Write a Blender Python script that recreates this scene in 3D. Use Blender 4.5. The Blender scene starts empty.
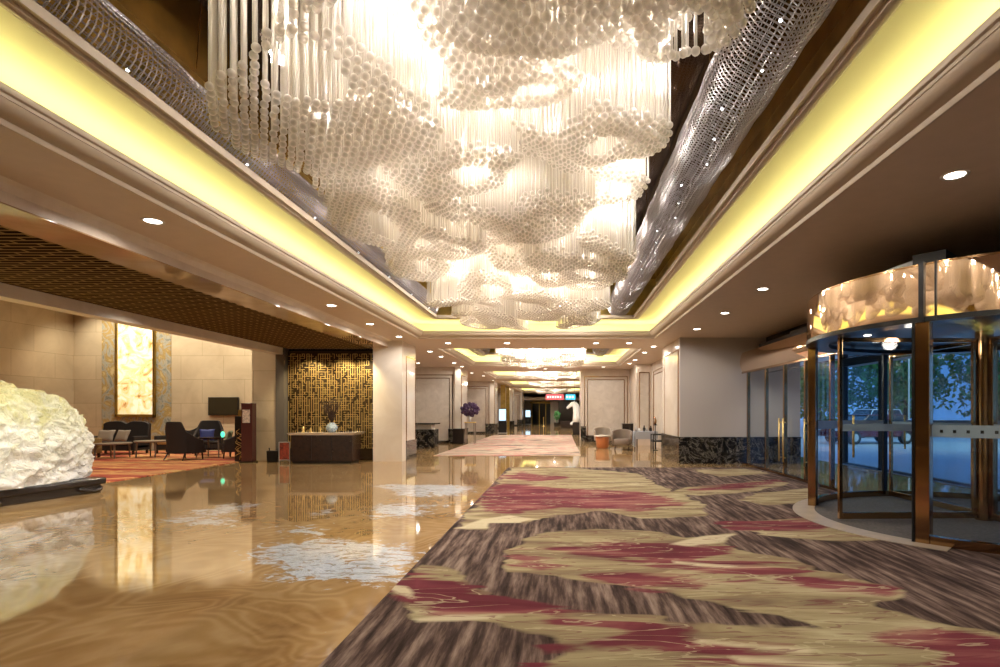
import bpy, math, random
import numpy as np
from mathutils import Vector, noise
random.seed(7); rng = np.random.default_rng(7)
C = bpy.context.scene.collection
sc = bpy.context.scene
R = math.radians
PI = math.pi
# ------------------------------------------------------------------ camera
EYE = 1.55; FP = 550.0; VX = 561.0; VY = 412.0
cd = bpy.data.cameras.new('camera'); cam = bpy.data.objects.new('camera', cd); C.objects.link(cam)
cam.location = (0, 0, EYE); cam.rotation_euler = (R(90), 0, 0)
cd.sensor_width = 36; cd.lens = 36*FP/1000
cd.shift_x = -(VX-500)/1000; cd.shift_y = (VY-333.5)/1000
cd.clip_end = 500
sc.camera = cam
# ------------------------------------------------------------------ world, colour, sampling helpers
w = bpy.data.worlds.new('dusk'); sc.world = w; w.use_nodes = True
wn = w.node_tree; bg = wn.nodes['Background']
bg.inputs[0].default_value = (0.14, 0.33, 0.72, 1); bg.inputs[1].default_value = 1.5
vs = sc.view_settings
vs.view_transform = 'Standard'; vs.look = 'None'; vs.gamma = 1; vs.use_curve_mapping = False
vs.exposure = 0.0
sc.cycles.use_denoising = True
sc.cycles.max_bounces = 7; sc.cycles.diffuse_bounces = 3; sc.cycles.glossy_bounces = 4
sc.cycles.transmission_bounces = 4; sc.cycles.transparent_max_bounces = 14
sc.cycles.sample_clamp_indirect = 6; sc.cycles.caustics_reflective = False; sc.cycles.caustics_refractive = False
sc.cycles.use_light_tree = True

WARM = (1.0, 0.91, 0.80)
def lamp(kind, name, loc, power, col=WARM, rot=(0, 0, 0), parent=None, **kw):
    l = bpy.data.lights.new(name, kind); l.energy = power; l.color = col
    for k, v in kw.items(): setattr(l, k, v)
    o = bpy.data.objects.new(name, l); C.objects.link(o); o.location = loc; o.rotation_euler = rot
    if parent: o.parent = parent
    return o
def area(name, loc, sx, sy, power, col=WARM, rot=(0, 0, 0), parent=None):
    return lamp('AREA', name, loc, power, col, rot, parent, shape='RECTANGLE', size=sx, size_y=sy)
# unseen ceiling spots of the lounge and added fill spots behind the camera
def spot(name, loc, power, rot=(0, 0, 0), size=120, col=WARM, soft=.06):
    return lamp('SPOT', name, loc, power, col, rot, spot_size=R(size), spot_blend=.8, shadow_soft_size=soft)
for x in (-18, -16, -14, -12, -10.6):
    spot('lounge_wall_spot', (x, 20.5, 6.0), 400, (R(20), 0, 0), 110, (1, .88, .68))
for x, y in ((-12.2, 17.5), (-11, 14.5), (-13, 12.5), (-16.5, 13)): spot('lounge_spot', (x, y, 6.0), 330, (0, 0, 0), 140, (1, .88, .68))
for y in (2, 14): spot('side_corridor_spot', (-7.4, y, 3.5), 30, (0, 0, 0), 130, (1, .82, .6))
for x, y in ((-3.5, -5), (2, -5), (5, -1)): spot('rear_hall_fill', (x, y, 3.7), 200, (0, 0, 0), 150)  # added fill that lifts the soffits; no fixtures stand here
for y in (12.5, 15.2): spot('vestibule_fill', (6.4, y, 2.7), 45, (0, 0, 0), 150)  # added fill to brighten the unlit vestibule behind the door glass
area('forecourt_fill', (20, 22, 9), 8, 8, 1600, (.80, 1, .80), (R(50), 0, R(-25)))  # added area fill so the trees outside stay green

# ------------------------------------------------------------------ mesh helpers
class MB:
    def __init__(s): s.v = []; s.f = []
    def add(s, vs_, fs):
        n = len(s.v); s.v += [tuple(p) for p in vs_]; s.f += [tuple(i+n for i in f) for f in fs]; return s
    def box(s, x0, x1, y0, y1, z0, z1):
        return s.add([(x0,y0,z0),(x1,y0,z0),(x1,y1,z0),(x0,y1,z0),(x0,y0,z1),(x1,y0,z1),(x1,y1,z1),(x0,y1,z1)],
                     [(3,2,1,0),(4,5,6,7),(0,1,5,4),(1,2,6,5),(2,3,7,6),(3,0,4,7)])
    def cbox(s, cx, cy, z0, z1, sx, sy, a=0, tx=1, ty=1):
        ca, sa = math.cos(a), math.sin(a); o = []
        for z, kx, ky in ((z0, 1, 1), (z1, tx, ty)):
            for dx, dy in ((-1,-1),(1,-1),(1,1),(-1,1)):
                x, y = dx*sx/2*kx, dy*sy/2*ky
                o.append((cx+x*ca-y*sa, cy+x*sa+y*ca, z))
        return s.add(o, [(3,2,1,0),(4,5,6,7),(0,1,5,4),(1,2,6,5),(2,3,7,6),(3,0,4,7)])
    def prism(s, pts, z0, z1):
        n = len(pts)
        return s.add([(x,y,z0) for x,y in pts]+[(x,y,z1) for x,y in pts],
                     [tuple(range(n-1,-1,-1)), tuple(range(n,2*n))]+[(i,(i+1)%n,n+(i+1)%n,n+i) for i in range(n)])
    def lathe(s, prof, cx=0, cy=0, cz=0, n=24, cap=True):
        o = []; f = []
        for r, z in prof:
            for i in range(n):
                a = 2*PI*i/n; o.append((cx+r*math.cos(a), cy+r*math.sin(a), cz+z))
        for k in range(len(prof)-1):
            for i in range(n):
                j = (i+1)%n; f.append((k*n+i, k*n+j, (k+1)*n+j, (k+1)*n+i))
        if cap: f.append(tuple(range(n-1,-1,-1))); f.append(tuple((len(prof)-1)*n+i for i in range(n)))
        return s.add(o, f)
    def tube(s, pts, r, n=8):
        pts = [Vector(p) for p in pts]; rs = r if isinstance(r, (list, tuple)) else [r]*len(pts)
        o = []; f = []
        for k, p in enumerate(pts):
            d = (pts[min(k+1,len(pts)-1)]-pts[max(k-1,0)]).normalized()
            u = d.cross(Vector((0,0,1)) if abs(d.z) < .9 else Vector((1,0,0))).normalized(); v = d.cross(u)
            for i in range(n):
                a = 2*PI*i/n; o.append(p+rs[k]*(math.cos(a)*u+math.sin(a)*v))
        for k in range(len(pts)-1):
            for i in range(n):
                j = (i+1)%n; f.append((k*n+i, k*n+j, (k+1)*n+j, (k+1)*n+i))
        f.append(tuple(range(n-1,-1,-1))); f.append(tuple((len(pts)-1)*n+i for i in range(n)))
        return s.add(o, f)
    def ball(s, c, rx, ry=None, rz=None, n=14, m=9):
        ry = ry or rx; rz = rz or rx
        o = [(c[0],c[1],c[2]-rz)]; f = []
        for k in range(1, m):
            t = PI*k/m
            for i in range(n):
                a = 2*PI*i/n; o.append((c[0]+rx*math.sin(t)*math.cos(a), c[1]+ry*math.sin(t)*math.sin(a), c[2]-rz*math.cos(t)))
        o.append((c[0],c[1],c[2]+rz))
        for i in range(n):
            j = (i+1)%n; f.append((0, 1+j, 1+i)); f.append((len(o)-1, 1+(m-2)*n+i, 1+(m-2)*n+j))
            for k in range(m-2): f.append((1+k*n+i, 1+k*n+j, 1+(k+1)*n+j, 1+(k+1)*n+i))
        return s.add(o, f)
    def arc(s, cx, cy, r0, r1, a0, a1, z0, z1, n=40):
        o = []; f = []
        for i in range(n+1):
            a = a0+(a1-a0)*i/n; c_, s_ = math.cos(a), math.sin(a)
            o += [(cx+r0*c_,cy+r0*s_,z0),(cx+r1*c_,cy+r1*s_,z0),(cx+r1*c_,cy+r1*s_,z1),(cx+r0*c_,cy+r0*s_,z1)]
        for i in range(n):
            b = i*4; d = b+4
            for k in range(4): f.append((b+k, b+(k+1)%4, d+(k+1)%4, d+k))
        f.append((0,3,2,1)); f.append((n*4,n*4+1,n*4+2,n*4+3))
        return s.add(o, f)
    def build(s, name, mat, parent=None, smooth=False, bevel=0, loc=None):
        me = bpy.data.meshes.new(name); me.from_pydata(s.v, [], s.f); me.update()
        me.materials.append(mat)
        if smooth:
            me.polygons.foreach_set('use_smooth', [True]*len(me.polygons))
            if smooth == 'auto': me.set_sharp_from_angle(angle=R(40))
        o = bpy.data.objects.new(name, me); C.objects.link(o)
        if parent: o.parent = parent
        if bevel:
            b = o.modifiers.new('bevel', 'BEVEL'); b.width = bevel; b.segments = 2; b.limit_method = 'ANGLE'
        if loc: o.location = loc
        return o
def tag(o, label, cat, group=None, kind=None):
    o['label'] = label; o['category'] = cat
    if group: o['group'] = group
    if kind: o['kind'] = kind
    return o
def thing(name, label, cat, loc=(0,0,0), rz=0, group=None):
    o = bpy.data.objects.new(name, None); C.objects.link(o); o.empty_display_size = .1
    o.location = loc; o.rotation_euler = (0,0,rz); return tag(o, label, cat, group)
def struct(name, mb, mat, **kw):
    o = mb.build(name, mat, **kw); o['kind'] = 'structure'; return o
# ------------------------------------------------------------------ materials
def nodes(name):
    m = bpy.data.materials.new(name); m.use_nodes = True
    t = m.node_tree; return m, t, t.nodes['Principled BSDF']
def mat(name, col, rough=.5, metal=0, spec=.5, emit=None, es=0, bump=0, bscale=40, vary=0, vscale=6, coat=0):
    m, t, b = nodes(name)
    b.inputs['Base Color'].default_value = (*col, 1); b.inputs['Roughness'].default_value = rough
    b.inputs['Metallic'].default_value = metal; b.inputs['Specular IOR Level'].default_value = spec
    b.inputs['Coat Weight'].default_value = coat
    if emit: b.inputs['Emission Color'].default_value = (*emit, 1); b.inputs['Emission Strength'].default_value = es
    if vary or bump:
        g = t.nodes.new('ShaderNodeNewGeometry'); n = t.nodes.new('ShaderNodeTexNoise'); n.inputs['Scale'].default_value = vscale
        n.inputs['Detail'].default_value = 6
        t.links.new(g.outputs['Position'], n.inputs['Vector'])
        if vary:
            r = t.nodes.new('ShaderNodeValToRGB'); e = r.color_ramp.elements
            e[0].position = .3; e[1].position = .7
            e[0].color = (*[c*(1-vary) for c in col], 1); e[1].color = (*[min(1, c*(1+vary)) for c in col], 1)
            t.links.new(n.outputs['Fac'], r.inputs[0]); t.links.new(r.outputs[0], b.inputs['Base Color'])
        if bump:
            n2 = t.nodes.new('ShaderNodeTexNoise'); n2.inputs['Scale'].default_value = bscale; t.links.new(g.outputs['Position'], n2.inputs['Vector'])
            bp = t.nodes.new('ShaderNodeBump'); bp.inputs['Strength'].default_value = bump; bp.inputs['Distance'].default_value = .02
            t.links.new(n2.outputs['Fac'], bp.inputs['Height']); t.links.new(bp.outputs[0], b.inputs['Normal'])
    return m
def ramp(t, fac, stops, interp='LINEAR'):
    r = t.nodes.new('ShaderNodeValToRGB'); r.color_ramp.interpolation = interp; e = r.color_ramp.elements
    while len(e) < len(stops): e.new(.5)
    for k, (p, c) in enumerate(stops): e[k].position = p; e[k].color = (*c, 1) if len(c) == 3 else c
    t.links.new(fac, r.inputs[0]); return r.outputs[0]
def mixc(t, fac, a, b, mode='MIX'):
    m = t.nodes.new('ShaderNodeMix'); m.data_type = 'RGBA'; m.blend_type = mode
    for sock, v in ((m.inputs['Factor'], fac), (m.inputs['A'], a), (m.inputs['B'], b)) if False else ((m.inputs[0], fac), (m.inputs[6], a), (m.inputs[7], b)):
        if isinstance(v, (int, float)): sock.default_value = v
        elif isinstance(v, tuple): sock.default_value = (*v, 1)
        else: t.links.new(v, sock)
    return m.outputs[2]
def mth(t, op, a, b=0.0, clamp=False):
    m = t.nodes.new('ShaderNodeMath'); m.operation = op; m.use_clamp = clamp
    for i, v in enumerate((a, b)):
        if isinstance(v, (int, float)): m.inputs[i].default_value = v
        else: t.links.new(v, m.inputs[i])
    return m.outputs[0]
def pos(t, scale=(1,1,1), rot=(0,0,0)):
    g = t.nodes.new('ShaderNodeNewGeometry'); mp = t.nodes.new('ShaderNodeMapping')
    mp.inputs['Scale'].default_value = scale; mp.inputs['Rotation'].default_value = rot
    t.links.new(g.outputs['Position'], mp.inputs[0]); return mp.outputs[0]
def nz(t, vec, scale, detail=5, rough=.55, dist=0):
    n = t.nodes.new('ShaderNodeTexNoise'); n.inputs['Scale'].default_value = scale; n.inputs['Detail'].default_value = detail
    n.inputs['Roughness'].default_value = rough; n.inputs['Distortion'].default_value = dist
    t.links.new(vec, n.inputs['Vector']); return n.outputs['Fac']
def attr(t, name):
    a = t.nodes.new('ShaderNodeAttribute'); a.attribute_name = name; return a.outputs['Fac']
def stone_mat(name, c0, c1, joint=(0,0,0), rough=.25, scale=1.2, bw=1.2, bh=.8, joints=True, frontal=True):
    m, t, b = nodes(name); p = pos(t)
    f = nz(t, p, scale, 8, .6, .8)
    col = ramp(t, f, [(.3, c0), (.7, c1)])
    if joints:
        sp = t.nodes.new('ShaderNodeSeparateXYZ'); t.links.new(p, sp.inputs[0]); cb = t.nodes.new('ShaderNodeCombineXYZ')
        t.links.new(mth(t, 'ADD', sp.outputs[0], sp.outputs[1]), cb.inputs[0]); t.links.new(sp.outputs[2], cb.inputs[1])
        br = t.nodes.new('ShaderNodeTexBrick'); t.links.new(cb.outputs[0], br.inputs[0])
        br.inputs['Scale'].default_value = 1; br.inputs['Brick Width'].default_value = bw; br.inputs['Row Height'].default_value = bh
        br.inputs['Mortar Size'].default_value = .006; br.inputs['Color1'].default_value = (1,1,1,1); br.inputs['Color2'].default_value = (.9,.9,.9,1)
        br.inputs['Mortar'].default_value = (.55,.5,.42,1)
        col = mixc(t, 1.0, col, br.outputs['Color'], 'MULTIPLY')
    t.links.new(col, b.inputs['Base Color']); b.inputs['Roughness'].default_value = rough
    return m
M = {}
M['soffit'] = mat('taupe_plaster', (.60, .48, .38), .55, vary=.03)
M['cornice'] = mat('cream_plaster', (.50, .41, .31), .45)
M['cove'] = mat('cove_paint', (.82, .79, .50), .6)
M['beam'] = stone_mat('beam_marble', (.62,.52,.42), (.76,.68,.58), rough=.42, joints=False)
M['beam_soffit'] = stone_mat('polished_amber_marble', (.40,.26,.13), (.55,.38,.22), rough=.06, joints=False, scale=.9)
M['cream'] = stone_mat('cream_marble', (.66,.58,.49), (.80,.74,.66), rough=.12, scale=.8, joints=False)
M['lounge_wall'] = stone_mat('travertine_blocks', (.52,.42,.28), (.66,.55,.38), rough=.45, scale=.9, bw=1.7, bh=.95)
M['paint_wall'] = mat('warm_grey_paint', (.50, .45, .41), .55)
M['bronze'] = mat('polished_bronze', (.42, .25, .12), .13, 1)
M['rose'] = mat('mirror_rose_gold', (.84, .64, .48), .03, 1)
M['gold'] = mat('brushed_gold', (.50, .36, .11), .32, 1, vary=.25, vscale=3)
M['goldleaf'] = mat('gold_lattice', (.85, .62, .24), .38, .85)
M['dark'] = mat('dark_lacquer', (.018, .012, .010), .16)
M['darkfab'] = mat('charcoal_upholstery', (.016, .012, .013), .7, bump=.3, bscale=90)
M['tanfab'] = mat('tan_upholstery', (.36, .24, .10), .7, bump=.2, bscale=90)
M['taupefab'] = mat('taupe_leather', (.20, .15, .115), .5)
M['wood'] = mat('dark_walnut', (.030, .014, .010), .25, vary=.3, vscale=9)
M['orangewood'] = mat('orange_wood', (.45, .15, .05), .3)
M['black'] = mat('black_metal', (.012, .012, .013), .3, .3)
M['void'] = mat('dark_bronze_mirror', (.16, .10, .06), .06, 1)
M['silver'] = mat('silver_beads', (.42, .39, .39), .38, .9)
M['white'] = mat('white_ceramic', (.82, .81, .78), .25)
M['steel'] = mat('white_frame_metal', (.6, .6, .58), .35, .2)
M['greyfab'] = mat('grey_tablecloth', (.35, .36, .40), .8)
M['lens'] = mat('lamp_lens', (1, 1, 1), .4, emit=(1, .93, .82), es=14)
M['bulb'] = mat('led_bulb', (1, 1, 1), .4, emit=(1, .9, .76), es=30)
M['star'] = mat('led_spot', (1, 1, 1), .4, emit=(.9, .95, 1), es=9)
M['screen'] = mat('lit_screen', (.1,.1,.1), .3, emit=(.55, .8, 1), es=1.6)
M['tvscreen'] = mat('television_glass', (.03, .024, .012), .12)
M['redsign'] = mat('red_lit_sign', (.5,.03,.04), .4, emit=(.70, .14, .16), es=.8)
M['bluesign'] = mat('blue_lit_sign', (.02,.3,.5), .4, emit=(.05, .55, .8), es=1.1)
M['signwhite'] = mat('white_lit_glyph', (.8,.8,.8), .4, emit=(1, .6, .6), es=.7)
M['asphalt'] = mat('forecourt_paving', (.50, .54, .60), .35, vary=.12, vscale=3)
M['leaf'] = mat('tree_leaves', (.07, .22, .05), .6, vary=.4, vscale=2)
M['bark'] = mat('bark', (.07, .05, .035), .8)
M['carwhite'] = mat('white_car_paint', (.72, .74, .78), .15, coat=.5)
M['carred'] = mat('dark_red_car_paint', (.13, .012, .018), .15, coat=.5)
M['rubber'] = mat('tyre_rubber', (.015,.015,.016), .7)
M['carglass'] = mat('car_window', (.02,.03,.04), .05)
M['purple'] = mat('purple_flowers', (.055, .022, .07), .7, vary=.4, vscale=20)
M['twig'] = mat('dried_dark_branches', (.045, .02, .014), .7)
M['bluecush'] = mat('blue_velvet', (.02, .035, .20), .6)
M['silvercush'] = mat('taupe_satin', (.26, .21, .165), .45)
M['greencush'] = mat('pale_green_cushion', (.35, .42, .28), .6)
M['greenlamp'] = mat('green_glow_glass', (.1,.6,.4), .3, emit=(.1, .9, .5), es=1.6)
M['poster'] = mat('red_brown_print', (.30, .05, .03), .5, vary=.7, vscale=14)
M['brownpanel'] = mat('maroon_laminate', (.085, .026, .022), .2)
M['liner'] = mat('grey_jamb_stone', (.13, .115, .10), .2)
M['paper'] = mat('printed_card', (.6, .5, .42), .5, vary=.5, vscale=25)
M['frost'] = mat('frosted_band', (.45, .50, .56), .5)
# --- black veined marble
m, t, b = nodes('black_veined_marble'); p = pos(t)
f = nz(t, p, 2.2, 9, .7, 1.6); f2 = mth(t, 'ABSOLUTE', mth(t, 'SUBTRACT', f, .5))
t.links.new(ramp(t, f2, [(0, (.30,.27,.22)), (.014, (.05,.045,.038)), (.06, (.012,.011,.010))]), b.inputs['Base Color'])
b.inputs['Roughness'].default_value = .08; M['blackmarble'] = m
# --- clear rods and balls of the chandelier
def crystal(name, body, clear, rough):
    m, t, b = nodes(name)
    b.inputs['Base Color'].default_value = (*body, 1); b.inputs['Roughness'].default_value = rough
    b.inputs['Specular IOR Level'].default_value = 1.0; b.inputs['Coat Weight'].default_value = .6; b.inputs['Coat Roughness'].default_value = .05
    tl = t.nodes.new('ShaderNodeBsdfTranslucent'); tl.inputs[0].default_value = (*body, 1)
    tr = t.nodes.new('ShaderNodeBsdfTransparent'); tr.inputs[0].default_value = (.97, .95, .9, 1)
    m1 = t.nodes.new('ShaderNodeMixShader'); m1.inputs[0].default_value = .30
    m2 = t.nodes.new('ShaderNodeMixShader')
    lw = t.nodes.new('ShaderNodeLayerWeight'); lw.inputs[0].default_value = .35
    fc = mth(t, 'MULTIPLY', mth(t, 'SUBTRACT', 1.0, lw.outputs['Facing']), clear*1.5, True)
    t.links.new(fc, m2.inputs[0])
    t.links.new(b.outputs[0], m1.inputs[1]); t.links.new(tl.outputs[0], m1.inputs[2])
    t.links.new(m1.outputs[0], m2.inputs[1]); t.links.new(tr.outputs[0], m2.inputs[2])
    t.links.new(m2.outputs[0], t.nodes['Material Output'].inputs[0]); return m
M['rod'] = crystal('clear_crystal', (.94, .90, .86), .44, .08)
# --- thin glass
def glass(name, tint, refl=.12, dark=1):
    m, t, b = nodes(name)
    tr = t.nodes.new('ShaderNodeBsdfTransparent'); tr.inputs[0].default_value = (*tint, 1)
    gl = t.nodes.new('ShaderNodeBsdfGlossy'); gl.inputs['Roughness'].default_value = .02; gl.inputs[0].default_value = (.9,.9,.9,1)
    lw = t.nodes.new('ShaderNodeLayerWeight'); lw.inputs[0].default_value = .5
    mx = t.nodes.new('ShaderNodeMixShader'); t.links.new(mth(t, 'ADD', .03, mth(t, 'MULTIPLY', mth(t, 'POWER', lw.outputs['Facing'], 4.0), refl*4), True), mx.inputs[0])
    t.links.new(tr.outputs[0], mx.inputs[1]); t.links.new(gl.outputs[0], mx.inputs[2])
    t.links.new(mx.outputs[0], t.nodes['Material Output'].inputs[0]); return m
M['glass'] = glass('door_glass', (.90, .94, .96), .10)
# --- onyx light panel, jade
m, t, b = nodes('backlit_onyx'); p = pos(t)
f = nz(t, p, 1.6, 8, .6, 2.2)
c = ramp(t, f, [(.30, (.45,.22,.05)), (.42, (.9,.68,.30)), (.55, (1,.90,.62)), (.75, (1,.97,.82))])
t.links.new(c, b.inputs['Emission Color']); b.inputs['Emission Strength'].default_value = .66
t.links.new(c, b.inputs['Base Color']); b.inputs['Roughness'].default_value = .1; M['onyx'] = m
m, t, b = nodes('grey_gold_onyx_border'); p = pos(t)
f = nz(t, p, 1.3, 8, .65, 2.5)
c = ramp(t, f, [(.34, (.20,.22,.20)), (.46, (.42,.41,.34)), (.54, (.40,.27,.09)), (.66, (.62,.50,.26))])
t.links.new(c, b.inputs['Base Color']); b.inputs['Roughness'].default_value = .15; M['border'] = m
m, t, b = nodes('pale_jade'); p = pos(t)
g = t.nodes.new('ShaderNodeSeparateXYZ'); t.links.new(p, g.inputs[0])
f = nz(t, p, 1.7, 6, .6, 1.0)
k = mth(t, 'ADD', mth(t, 'MULTIPLY', g.outputs[2], .42), mth(t, 'SUBTRACT', f, .62))
c = ramp(t, k, [(.0, (.80,.76,.70)), (.35, (.78,.76,.62)), (.62, (.58,.55,.28)), (.85, (.62,.50,.20))])
t.links.new(c, b.inputs['Base Color']); b.inputs['Roughness'].default_value = .25
b.inputs['Subsurface Weight'].default_value = .3; b.inputs['Subsurface Radius'].default_value = (.1,.09,.07); b.inputs['Subsurface Scale'].default_value = .3
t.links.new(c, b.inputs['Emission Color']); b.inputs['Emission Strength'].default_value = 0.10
mu = nz(t, p, 4.5, 6, .6, 2.0)
bp = t.nodes.new('ShaderNodeBump'); bp.inputs['Strength'].default_value = .9; bp.inputs['Distance'].default_value = .12
t.links.new(mu, bp.inputs['Height']); t.links.new(bp.outputs[0], b.inputs['Normal'])
M['jade'] = m
# --- lattice soffit
m, t, b = nodes('perforated_bronze_lattice'); p = pos(t)
br = t.nodes.new('ShaderNodeTexBrick'); t.links.new(p, br.inputs[0]); br.inputs['Scale'].default_value = 1
br.inputs['Brick Width'].default_value = .42; br.inputs['Row Height'].default_value = .12; br.inputs['Mortar Size'].default_value = .022
br.inputs['Color1'].default_value = (.012,.007,.004,1); br.inputs['Color2'].default_value = (.035,.022,.012,1); br.inputs['Mortar'].default_value = (.25,.155,.065,1)
t.links.new(br.outputs['Color'], b.inputs['Base Color']); b.inputs['Roughness'].default_value = .8; b.inputs['Specular IOR Level'].default_value = .0
M['lattice'] = m
# --- carpets
m, t, b = nodes('cloud_pattern_carpet')
ps = pos(t, (1, .09, 1)); pn = pos(t)
st = nz(t, ps, 13, 5, .65); st2 = nz(t, pos(t, (1,.35,1)), 1.6, 4, .6)
strk = mth(t, 'ADD', mth(t, 'MULTIPLY', st, .72), mth(t, 'MULTIPLY', st2, .28))
base = ramp(t, strk, [(.38, (.026,.016,.013)), (.47, (.075,.046,.038)), (.55, (.175,.118,.095)), (.64, (.32,.235,.19))])
wob = mth(t, 'SUBTRACT', nz(t, pos(t, (.55,1.7,1), (0,0,-.2)), 1.0, 4, .52, 1.0), .5)
wob2 = mth(t, 'SUBTRACT', nz(t, pos(t, (.42,2.0,1), (0,0,-.25)), 1.05, 3, .5, 1.6), .5)
g_ = mth(t, 'ADD', attr(t, 'gold'), mth(t, 'MULTIPLY', wob, .55)); r_ = mth(t, 'ADD', attr(t, 'maroon'), mth(t, 'ADD', .05, mth(t, 'MULTIPLY', wob2, 1.25))); c_ = mth(t, 'ADD', attr(t, 'cream'), mth(t, 'MULTIPLY', wob, .22))
gm = ramp(t, mth(t, 'ADD', mth(t, 'MULTIPLY', g_, 22), .5, True), [(0, (0,0,0)), (1, (1,1,1))])
rm = ramp(t, mth(t, 'ADD', mth(t, 'MULTIPLY', r_, 9), .5, True), [(0, (0,0,0)), (1, (1,1,1))])
rm = mixc(t, 1.0, rm, ramp(t, mth(t, 'ADD', mth(t, 'MULTIPLY', mth(t, 'ADD', g_, .12), 20), .5, True), [(0, (0,0,0)), (1, (1,1,1))]), 'MULTIPLY')
cm = ramp(t, mth(t, 'ADD', mth(t, 'MULTIPLY', c_, 18), .5, True), [(0, (0,0,0)), (1, (1,1,1))])
fn = nz(t, pos(t, (.45,1.5,1), (0,0,-.25)), 1.1, 4, .5, 1.6)
gold = ramp(t, fn, [(.34, (.20,.13,.085)), (.44, (.27,.205,.115)), (.56, (.37,.30,.17)), (.68, (.50,.42,.26))])
mar = ramp(t, fn, [(.32, (.115,.020,.030)), (.50, (.185,.040,.052)), (.60, (.27,.095,.088)), (.70, (.38,.21,.15))])
col = mixc(t, gm, base, gold); col = mixc(t, rm, col, mar); col = mixc(t, cm, col, (.60,.51,.34))
ed = mth(t, 'ABSOLUTE', mth(t, 'SUBTRACT', nz(t, pos(t, (.4,2.4,1), (0,0,-.3)), 1.5, 3, .5, 1.5), .5))
ln = mth(t, 'MULTIPLY', mth(t, 'LESS_THAN', ed, .012), mth(t, 'GREATER_THAN', g_, .05))
col = mixc(t, mth(t, 'MULTIPLY', ln, .55), col, (.16,.035,.045))
ed2 = mth(t, 'ABSOLUTE', mth(t, 'SUBTRACT', nz(t, pos(t, (.4,2.2,1), (0,0,-.2)), 1.3, 3, .5, 1.8), .44))
ln2 = mth(t, 'MULTIPLY', mth(t, 'LESS_THAN', ed2, .011), mth(t, 'GREATER_THAN', g_, .04))
col = mixc(t, mth(t, 'MULTIPLY', ln2, .55), col, (.52,.45,.28))
fine = nz(t, pn, 190, 2, .5)
col = mixc(t, 1.0, col, ramp(t, fine, [(.3, (.86,.86,.86)), (.7, (1.0,1.0,1.0))]), 'MULTIPLY')
t.links.new(col, b.inputs['Base Color']); b.inputs['Roughness'].default_value = .95; b.inputs['Specular IOR Level'].default_value = .1
bp = t.nodes.new('ShaderNodeBump'); bp.inputs['Strength'].default_value = .25; bp.inputs['Distance'].default_value = .01
t.links.new(fine, bp.inputs['Height']); t.links.new(bp.outputs[0], b.inputs['Normal']); M['carpet'] = m
def blend_carpet(name, stops, sx, sy, scale, rot=0):
    m, t, b = nodes(name); p = pos(t, (sx, sy, 1), (0,0,rot)); f = nz(t, p, scale, 5, .6, 1.0)
    t.links.new(ramp(t, f, stops), b.inputs['Base Color']); b.inputs['Roughness'].default_value = .95; return m
M['carpet2'] = blend_carpet('far_hall_carpet', [(.36,(.10,.06,.05)),(.43,(.34,.25,.18)),(.49,(.50,.40,.28)),(.53,(.40,.11,.11)),(.58,(.48,.38,.27)),(.66,(.13,.08,.07))], .30, .7, 1.1)
M['carpet3'] = blend_carpet('lounge_carpet', [(.36,(.08,.02,.015)),(.43,(.40,.05,.03)),(.48,(.52,.14,.06)),(.52,(.75,.47,.17)),(.57,(.42,.06,.04)),(.62,(.70,.45,.17)),(.68,(.16,.03,.02))], .22, 1.6, 1.2, -.35)
M['mat'] = mat('entrance_mat', (.10,.085,.075), .9, vary=.3, vscale=30)
M['matring'] = mat('beige_threshold_stone', (.42,.34,.26), .35, vary=.15, vscale=4)
# --- marble floor
m, t, b = nodes('amber_onyx_marble')
p = pos(t)
ag = nz(t, p, .62, 3, .45, .5)
wvf = mth(t, 'ADD', mth(t, 'MULTIPLY', mth(t, 'SINE', mth(t, 'MULTIPLY', ag, 150.0)), .5), .5)
big = nz(t, p, .55, 6, .6, 1.4)
c1 = ramp(t, wvf, [(0, (.41,.26,.115)), (.5, (.45,.29,.135)), (1, (.50,.335,.165))])
c2 = ramp(t, big, [(.30, (.50,.42,.34)), (.45, (.85,.80,.74)), (.6, (1,1,1)), (.75, (1.0,.93,.82))])
col = mixc(t, 1.0, c1, c2, 'MULTIPLY')
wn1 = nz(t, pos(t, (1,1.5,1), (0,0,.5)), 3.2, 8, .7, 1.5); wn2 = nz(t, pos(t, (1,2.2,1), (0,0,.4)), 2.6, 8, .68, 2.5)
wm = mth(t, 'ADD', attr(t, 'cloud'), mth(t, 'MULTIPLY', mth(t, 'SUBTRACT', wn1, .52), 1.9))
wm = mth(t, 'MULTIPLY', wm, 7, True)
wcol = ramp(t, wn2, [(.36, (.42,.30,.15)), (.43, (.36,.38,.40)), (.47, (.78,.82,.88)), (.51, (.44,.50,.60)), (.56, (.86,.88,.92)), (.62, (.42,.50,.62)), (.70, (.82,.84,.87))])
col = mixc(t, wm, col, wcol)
t.links.new(col, b.inputs['Base Color']); b.inputs['Roughness'].default_value = .045
b.inputs['IOR'].default_value = 1.75
bn = nz(t, p, 2.0, 2, .5)
bp = t.nodes.new('ShaderNodeBump'); bp.inputs['Strength'].default_value = .012; bp.inputs['Distance'].default_value = .02
t.links.new(bn, bp.inputs['Height']); t.links.new(bp.outputs[0], b.inputs['Normal'])
M['floor'] = m
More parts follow.
